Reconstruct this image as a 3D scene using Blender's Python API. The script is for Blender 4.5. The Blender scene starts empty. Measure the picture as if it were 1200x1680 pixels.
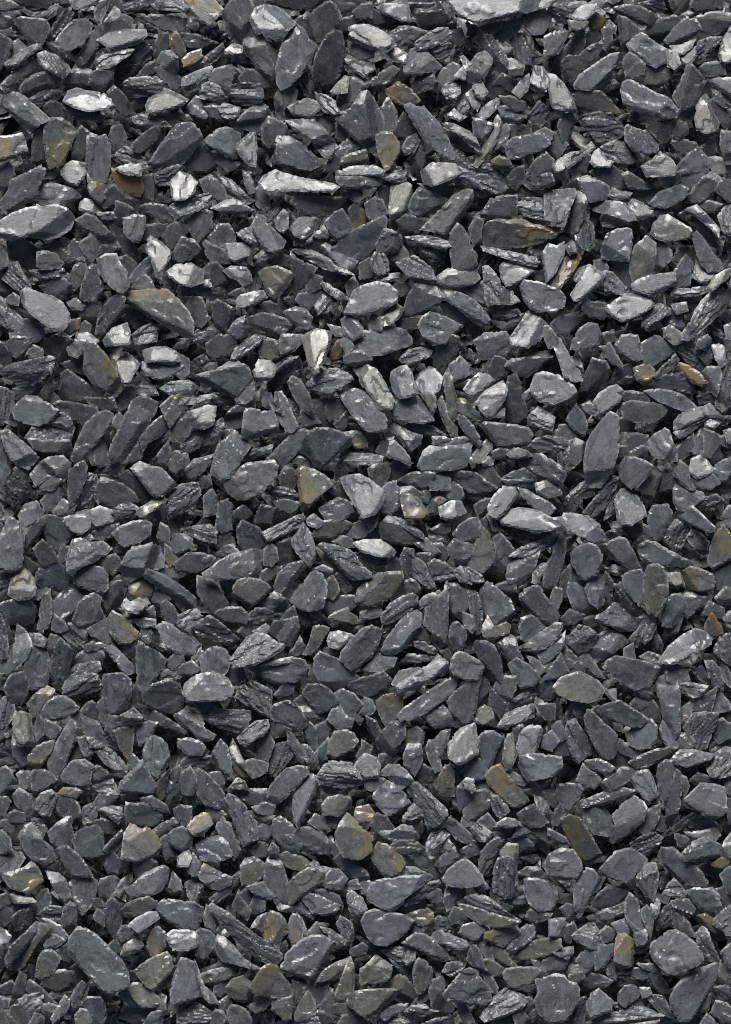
import bpy, math, random, re
import numpy as np
from mathutils import Vector
from mathutils.geometry import delaunay_2d_cdt

# ---------------------------------------------------------------- scene, camera, light
S = 0.0005                     # metres per traced unit: the bed in view is 0.60 x 0.84 m
scene = bpy.context.scene
col = scene.collection
CAM_H = 5.0
cam_data = bpy.data.cameras.new('camera')
cam = bpy.data.objects.new('camera', cam_data)
col.objects.link(cam)
cam.location = (0, 0, CAM_H)
cam.rotation_euler = (0, 0, 0)
cam_data.sensor_fit = 'VERTICAL'
cam_data.angle = 2 * math.atan(0.42 / CAM_H)
cam_data.clip_start = 0.05
cam_data.clip_end = 50
scene.camera = cam

SUN_EL, SUN_AZ = 41, 97        # degrees; light comes from the far (top) side, slightly left
d = Vector((math.cos(math.radians(SUN_EL)) * math.cos(math.radians(SUN_AZ)),
            math.cos(math.radians(SUN_EL)) * math.sin(math.radians(SUN_AZ)),
            math.sin(math.radians(SUN_EL))))
sun_data = bpy.data.lights.new('sun', 'SUN')
sun_data.energy = 4.8
sun_data.angle = math.radians(31)
sun_data.color = (1.0, 0.98, 0.95)
sun = bpy.data.objects.new('sun', sun_data)
col.objects.link(sun)
sun.rotation_euler = d.to_track_quat('Z', 'Y').to_euler()
sun.location = d * 3

world = bpy.data.worlds.new('World')
scene.world = world
world.use_nodes = True
wn = world.node_tree.nodes
sky = wn.new('ShaderNodeTexSky')
sky.sky_type = 'NISHITA'
sky.sun_disc = False
sky.sun_elevation = math.radians(SUN_EL)
sky.sun_rotation = math.radians(90 - SUN_AZ)
sky.air_density = 1.0
sky.dust_density = 4.0
wn['Background'].inputs['Strength'].default_value = 0.05
world.node_tree.links.new(sky.outputs[0], wn['Background'].inputs['Color'])

scene.view_settings.view_transform = 'Standard'
scene.view_settings.look = 'None'
scene.view_settings.gamma = 1
scene.view_settings.use_curve_mapping = False
scene.view_settings.exposure = 0.34
scene.render.engine = 'CYCLES'
scene.cycles.use_denoising = False
scene.cycles.filter_width = 1.1

rng = np.random.default_rng(11)

# ---------------------------------------------------------------- materials
def slate_material():
    m = bpy.data.materials.new('slate')
    m.use_nodes = True
    nt = m.node_tree
    N, L = nt.nodes, nt.links
    bsdf = N['Principled BSDF']

    def nd(t, **kw):
        n = N.new(t)
        for k, v in kw.items():
            setattr(n, k, v)
        return n

    def math_(op, a, b=None, clamp=False):
        n = nd('ShaderNodeMath', operation=op)
        n.use_clamp = clamp
        for i, v in enumerate((a, b)):
            if v is None:
                continue
            if isinstance(v, (int, float)):
                n.inputs[i].default_value = v
            else:
                L.new(v, n.inputs[i])
        return n.outputs[0]

    def ramp(x, lo, hi, a=0.0, b=1.0):
        n = nd('ShaderNodeMapRange', interpolation_type='SMOOTHSTEP')
        L.new(x, n.inputs[0])
        for i, v in enumerate((lo, hi, a, b)):
            n.inputs[i + 1].default_value = v
        return n.outputs[0]

    def mix(f, a, b, mode='MIX'):
        n = nd('ShaderNodeMix', data_type='RGBA', blend_type=mode)
        if isinstance(f, (int, float)):
            n.inputs[0].default_value = f
        else:
            L.new(f, n.inputs[0])
        for i, v in ((6, a), (7, b)):
            if isinstance(v, tuple):
                n.inputs[i].default_value = (*v, 1)
            else:
                L.new(v, n.inputs[i])
        return n.outputs[2]

    lc = nd('ShaderNodeAttribute', attribute_name='lc').outputs['Vector']
    tint = nd('ShaderNodeAttribute', attribute_name='tint').outputs['Color']
    fx = nd('ShaderNodeSeparateXYZ')
    L.new(nd('ShaderNodeAttribute', attribute_name='fx').outputs['Vector'], fx.inputs[0])
    stain, stri, rim = fx.outputs

    def noise(sx, sy, sz, detail=4, rough=0.55, dist=0.0):
        v = nd('ShaderNodeVectorMath', operation='MULTIPLY')
        L.new(lc, v.inputs[0])
        v.inputs[1].default_value = (sx, sy, sz)
        n = nd('ShaderNodeTexNoise')
        n.inputs['Scale'].default_value = 1.0
        n.inputs['Detail'].default_value = detail
        n.inputs['Roughness'].default_value = rough
        n.inputs['Distortion'].default_value = dist
        L.new(v.outputs[0], n.inputs['Vector'])
        return n.outputs['Fac']

    big = noise(.035, .05, .05, 3)
    mid = noise(.11, .16, .16, 4, .6, .4)
    fine = noise(.45, .6, .6, 3, .65)
    streak = noise(.03, .42, .42, 4, .6, .3)
    scuff = noise(.22, .30, .30, 5, .75, .8)
    stn = noise(.030, .075, .075, 4, .6, .9)
    stn2 = noise(.09, .12, .12, 3, .6)

    # colour: mottled slate, dusty scuffs, worn pale rims, iron stains
    f = math_('ADD', ramp(big, .3, .7, .80, 1.20), ramp(mid, .3, .7, -.16, .16))
    f = math_('ADD', f, ramp(fine, .3, .7, -.10, .10))
    st = math_('MULTIPLY', ramp(streak, .35, .65, -.22, .22), stri)
    f = math_('ADD', f, st)
    lay = noise(.025, .025, 1.0, 3, .6)
    f = math_('ADD', f, ramp(lay, .35, .65, -.22, .22))
    g = nd('ShaderNodeCombineColor')
    for i in range(3):
        L.new(f, g.inputs[i])
    base = mix(1.0, tint, g.outputs[0], 'MULTIPLY')
    dust = math_('MULTIPLY', ramp(scuff, .575, .66), .40)
    base = mix(dust, base, (.20, .205, .215))
    speck = math_('MULTIPLY', ramp(noise(.55, .7, .7, 2, .5), .66, .72), .5)
    base = mix(speck, base, (.27, .275, .285))
    line = math_('ABSOLUTE', math_('SUBTRACT', noise(.028, .05, .05, 2, .4, 1.2), .5))
    line = math_('MULTIPLY', ramp(line, .0, .008, 1.0, 0.0), ramp(big, .48, .60, 0.0, .45))
    base = mix(line, base, (.25, .255, .265))
    wear = math_('MULTIPLY', rim, ramp(mid, .40, .62, .05, .7))
    base = mix(wear, base, (.28, .285, .295))
    sm = math_('MULTIPLY', ramp(stn, .36, .52), stain, True)
    ochre = mix(math_('ADD', ramp(stn2, .56, .68), math_('MAXIMUM', math_('SUBTRACT', stain, 1.0), 0.0), True), (.108, .098, .044), (.19, .100, .024))
    base = mix(math_('MULTIPLY', sm, .70), base, ochre)
    L.new(base, bsdf.inputs['Base Color'])

    # gloss: cleaved faces have a patchy sheen
    r = math_('ADD', ramp(mid, .3, .7, .26, .38), ramp(scuff, .4, .65, -.02, .07))
    r = math_('ADD', r, ramp(big, .3, .7, .08, -.07))
    L.new(r, bsdf.inputs['Roughness'])
    bsdf.inputs['Specular IOR Level'].default_value = 0.5

    # fine relief
    h = math_('ADD', math_('MULTIPLY', mid, .7), math_('MULTIPLY', fine, .28))
    h = math_('ADD', h, math_('MULTIPLY', scuff, .45))
    h = math_('ADD', h, math_('MULTIPLY', math_('MULTIPLY', streak, stri), 2.2))
    h = math_('ADD', h, math_('MULTIPLY', lay, .8))
    b = nd('ShaderNodeBump')
    b.inputs['Strength'].default_value = 1.0
    b.inputs['Distance'].default_value = 0.30 * S
    L.new(h, b.inputs['Height'])
    L.new(b.outputs[0], bsdf.inputs['Normal'])
    return m


SLATE = slate_material()

soil = bpy.data.materials.new('dark_slate_dust')
soil.use_nodes = True
_n = soil.node_tree.nodes
_t = _n.new('ShaderNodeTexNoise')
_t.inputs['Scale'].default_value = 180
_r = _n.new('ShaderNodeMapRange')
soil.node_tree.links.new(_t.outputs['Fac'], _r.inputs[0])
_r.inputs[3].default_value, _r.inputs[4].default_value = .02, .06
soil.node_tree.links.new(_r.outputs[0], _n['Principled BSDF'].inputs['Base Color'])
_n['Principled BSDF'].inputs['Roughness'].default_value = .9

# ---------------------------------------------------------------- the ground sheet
g = bpy.data.meshes.new('ground')
W, Hh, gz = 1.4, 1.7, -75 * S
g.from_pydata([(-W, -Hh, gz), (W, -Hh, gz), (W, Hh, gz), (-W, Hh, gz)], [], [(0, 1, 2, 3)])
g.materials.append(soil)
ground = bpy.data.objects.new('ground', g)
col.objects.link(ground)
ground['kind'] = 'structure'
ground['label'] = 'dark dusty ground under the bed of slate chippings'

# ---------------------------------------------------------------- noise and chip builder
_perm = np.random.default_rng(5).random((256, 256))


def vnoise(x, y):
    xi, yi = np.floor(x).astype(int), np.floor(y).astype(int)
    fx_, fy_ = x - xi, y - yi
    fx_, fy_ = fx_ * fx_ * (3 - 2 * fx_), fy_ * fy_ * (3 - 2 * fy_)
    a, b = _perm[xi & 255, yi & 255], _perm[(xi + 1) & 255, yi & 255]
    c, d_ = _perm[xi & 255, (yi + 1) & 255], _perm[(xi + 1) & 255, (yi + 1) & 255]
    return (a * (1 - fx_) + b * fx_) * (1 - fy_) + (c * (1 - fx_) + d_ * fx_) * fy_


def fbm(x, y, o=3):
    s, a, t = 0, 1, 0
    for _ in range(o):
        s, t = s + a * vnoise(x, y), t + a
        x, y, a = x * 2.03 + 7.3, y * 2.03 + 3.1, a * .5
    return s / t


def area(P):
    x, y = P[:, 0], P[:, 1]
    return .5 * (x * np.roll(y, -1) - y * np.roll(x, -1)).sum()


def inside(P, X, Y):
    c = np.zeros(X.shape, bool)
    for i in range(len(P)):
        x1, y1 = P[i]
        x2, y2 = P[i - 1]
        if y1 != y2:
            c ^= ((y1 > Y) != (y2 > Y)) & (X < (x2 - x1) * (Y - y1) / (y2 - y1) + x1)
    return c


def axis(P):
    C = P - P.mean(0)
    w, v = np.linalg.eigh(np.cov(C.T))
    e = v[:, 1]
    return e if e[0] >= 0 else -e


def roughen(P, rg, step, jit):
    """clip the corners a little, resample, and jitter: a broken edge"""
    Q = []
    for i in range(len(P)):
        a, b = P[i], P[(i + 1) % len(P)]
        Q += [a + (b - a) * .035, a + (b - a) * .965]
    Q = np.array(Q)
    out = []
    for i in range(len(Q)):
        a, b = Q[i], Q[(i + 1) % len(Q)]
        l = np.hypot(*(b - a))
        k = max(1, int(round(l / step)))
        n = np.array([b[1] - a[1], a[0] - b[0]]) / max(l, 1e-6)
        for q in range(k):
            t = q / k
            out.append(a + (b - a) * t + n * (rg.normal(0, jit) * (.5 if q == 0 else 1) - (rg.uniform(1, 2.6) if rg.random() < .05 else 0)))
    return np.array(out)


def edge_dist(P, Q):
    dmin = np.full(len(Q), 1e9)
    for i in range(len(P)):
        a, b = P[i], P[(i + 1) % len(P)]
        ab = b - a
        t = np.clip(((Q - a) @ ab) / max(ab @ ab, 1e-9), 0, 1)
        dmin = np.minimum(dmin, np.hypot(*(Q - a - t[:, None] * ab).T))
    return dmin


def make_chip(P, gx, gy, z0, th, tint, stain, stri, seed, step=3.6, facets=2, relief=1.0, sdir=None):
    """P: outline (y up, counter-clockwise).  Returns verts, faces, attributes, all in trace units."""
    rg = np.random.default_rng(seed)
    if area(P) < 0:
        P = P[::-1]
    O = roughen(P, rg, step * 1.15, .32)
    c = P.mean(0)
    e = axis(P)
    lo, hi = O.min(0), O.max(0)
    gx_, gy_ = np.meshgrid(np.arange(lo[0], hi[0], step), np.arange(lo[1], hi[1], step))
    G = np.stack([gx_.ravel(), gy_.ravel()], 1) + rg.uniform(-.28, .28, (gx_.size, 2)) * step
    G = G[inside(O, G[:, 0], G[:, 1])]
    if len(G):
        G = G[edge_dist(O, G) > step * .55]
    n = len(O)
    A = np.vstack([O, G]) if len(G) else O
    vo, _, fo, ov, _, _ = delaunay_2d_cdt([Vector(p) for p in A], [(i, (i + 1) % n) for i in range(n)], [], 1, 1e-4)
    V = np.array([tuple(p) for p in vo])
    orig = [o[0] if len(o) else -1 for o in ov]
    dist = edge_dist(O, V)
    R = V - c
    u, v = R @ e, R @ np.array([-e[1], e[0]])
    size = math.sqrt(abs(area(P)))
    o1, o2 = rg.uniform(0, 200, 2)
    # height over the cleavage plane
    h = np.zeros(len(V))
    for k in range(facets):
        th_ = rg.uniform(0, 2 * math.pi)
        dr = np.array([math.cos(th_), math.sin(th_)])
        pr = R @ dr
        off = pr.max() * rg.uniform(.25, .85)
        sl = rg.uniform(.25, .95)
        h = np.minimum(h, -(pr - off + (vnoise(u * .10 + o1, v * .10 + k * 9) - .5) * 2.4) * sl)
    # cleavage steps: thin sheets broken back from the edge
    nz = fbm(u / (46 + 14 * stri) + o1, v / (34 - 18 * stri) + o2, 3)
    q = nz * (2.6 + 2.0 * stri)
    fl = np.floor(q)
    fr = np.clip((q - fl - .86) / .14, 0, 1)
    h += relief * (1.5 + 1.4 * stri) * (fl + fr - q.mean())
    if stri > .5:
        # one flank split into sheets: a stair of thin ledges along the chip
        per, amp = rg.uniform(5.5, 10), rg.uniform(1.3, 3.0)
        sg = rg.choice([-1, 1])
        v0 = rg.uniform(-.75, .25) * np.abs(v).max()
        q2 = (v * sg - v0 + .18 * rg.normal() * u) / per + 2.2 * (fbm(u / 38 + o2, v / 45 + o1, 3) - .5)
        stair = np.floor(q2) + np.clip((q2 - np.floor(q2) - .75) / .25, 0, 1) * .9 + .1 * (q2 - np.floor(q2))
        h -= amp * np.maximum(stair, 0)
    h += relief * (fbm(u / 11 + o2, v / 8 + o1, 2) - .5) * (.2 + .5 * stri)
    # every broken edge has a chamfer of its own
    for k in range(len(P)):
        a, b_ = P[k], P[(k + 1) % len(P)]
        l = np.hypot(*(b_ - a))
        if l < 1:
            continue
        nrm = np.array([b_[1] - a[1], a[0] - b_[0]]) / l
        de = (a - V) @ nrm
        wd = min(.8 + rg.exponential(1.9), size * .2) + 1.4 * (vnoise(u * .22 + k * 5, v * .22 + o2) - .5)
        sl = rg.uniform(.4, 1.6)
        if nrm[1] > .35 and rg.random() < .75:
            sl = max(.22, rg.normal(.42, .12) + gy)     # edge on the sun side, less steep, shaped to catch a glint
        h = np.minimum(h, (de - wd) * sl + 1.0)
    h = np.maximum(h, -th * .95)
    w = 1.3
    h -= np.where(dist < w, (w - dist) ** 2 / w * .8, 0)
    z = z0 + gx * R[:, 0] + gy * R[:, 1] + h
    faces = [tuple(f) for f in fo]
    # sides and underside
    idx = {}
    for i, o in enumerate(orig):
        if 0 <= o < n and o not in idx:
            idx[o] = i
    ring = [idx[i] for i in range(n) if i in idx]
    B = V[ring]
    nv = len(V)
    verts = [np.column_stack([V, z])]
    prev = ring
    for k, (sc, dp) in enumerate(((.985, .3), (.93, .62), (.80, 1.0))):
        jit = 1 + rg.normal(0, .012, (len(ring), 1))
        X = c + (B - c) * sc * jit
        zz = z0 + gx * (X[:, 0] - c[0]) + gy * (X[:, 1] - c[1]) - th * dp
        zz = np.minimum(zz, z[ring] - th * .2 * (k + 1))
        verts.append(np.column_stack([X, zz]))
        cur = list(range(nv, nv + len(ring)))
        nv += len(ring)
        m_ = len(ring)
        for i in range(m_):
            j = (i + 1) % m_
            faces.append((prev[i], cur[i], cur[j], prev[j]))
        prev = cur
    faces.append(tuple(reversed(prev)))
    Vt = np.vstack(verts)
    Rt = Vt[:, :2] - c
    lc = np.column_stack([Rt @ e + o1 * 31, Rt @ np.array([-e[1], e[0]]) + o2 * 31, Vt[:, 2] - z0 - gx * Rt[:, 0] - gy * Rt[:, 1] + 17 * o1])
    rim = np.zeros(len(Vt))
    rim[:len(V)] = np.clip(1 - dist / 3.4, 0, 1)
    sa = np.zeros(len(Vt))
    if stain > 0:
        a_ = rg.uniform(0, 2 * math.pi)
        a_, thr = sdir if sdir else (a_, rg.uniform(-.35, .35))
        pr = Rt @ np.array([math.cos(a_), math.sin(a_)])
        sa = stain * np.clip((pr / pr.max() - thr + (fbm(lc[:, 0] / 18, lc[:, 1] / 9, 2) - .5) * 1.3) * 4, 0, 1)
    fxa = np.column_stack([sa, np.full(len(Vt), stri), rim])
    tn = np.tile(np.array([*tint, 1.0]), (len(Vt), 1))
    return Vt, faces, lc, fxa, tn


def mesh_from(name, chips, origin=None):
    me = bpy.data.meshes.new(name)
    off, fs, vs = 0, [], []
    for (v, f, *_r) in chips:
        vs.append(v)
        fs += [tuple(i + off for i in q) for q in f] if off else f
        off += len(v)
    V = np.vstack(vs) * S
    if origin is not None:
        V = V - np.array(origin)
    me.from_pydata(V.tolist(), [], fs)
    for nm, tp, k in (('lc', 'FLOAT_VECTOR', 2), ('fx', 'FLOAT_VECTOR', 3), ('tint', 'FLOAT_COLOR', 4)):
        a = me.attributes.new(nm, tp, 'POINT')
        a.data.foreach_set('color' if k == 4 else 'vector', np.vstack([c[k] for c in chips]).astype(np.float32).ravel())
    me.polygons.foreach_set('use_smooth', [True] * len(me.polygons))
    me.update()
    me.set_sharp_from_angle(angle=math.radians(13))
    me.materials.append(SLATE)
    return me


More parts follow.
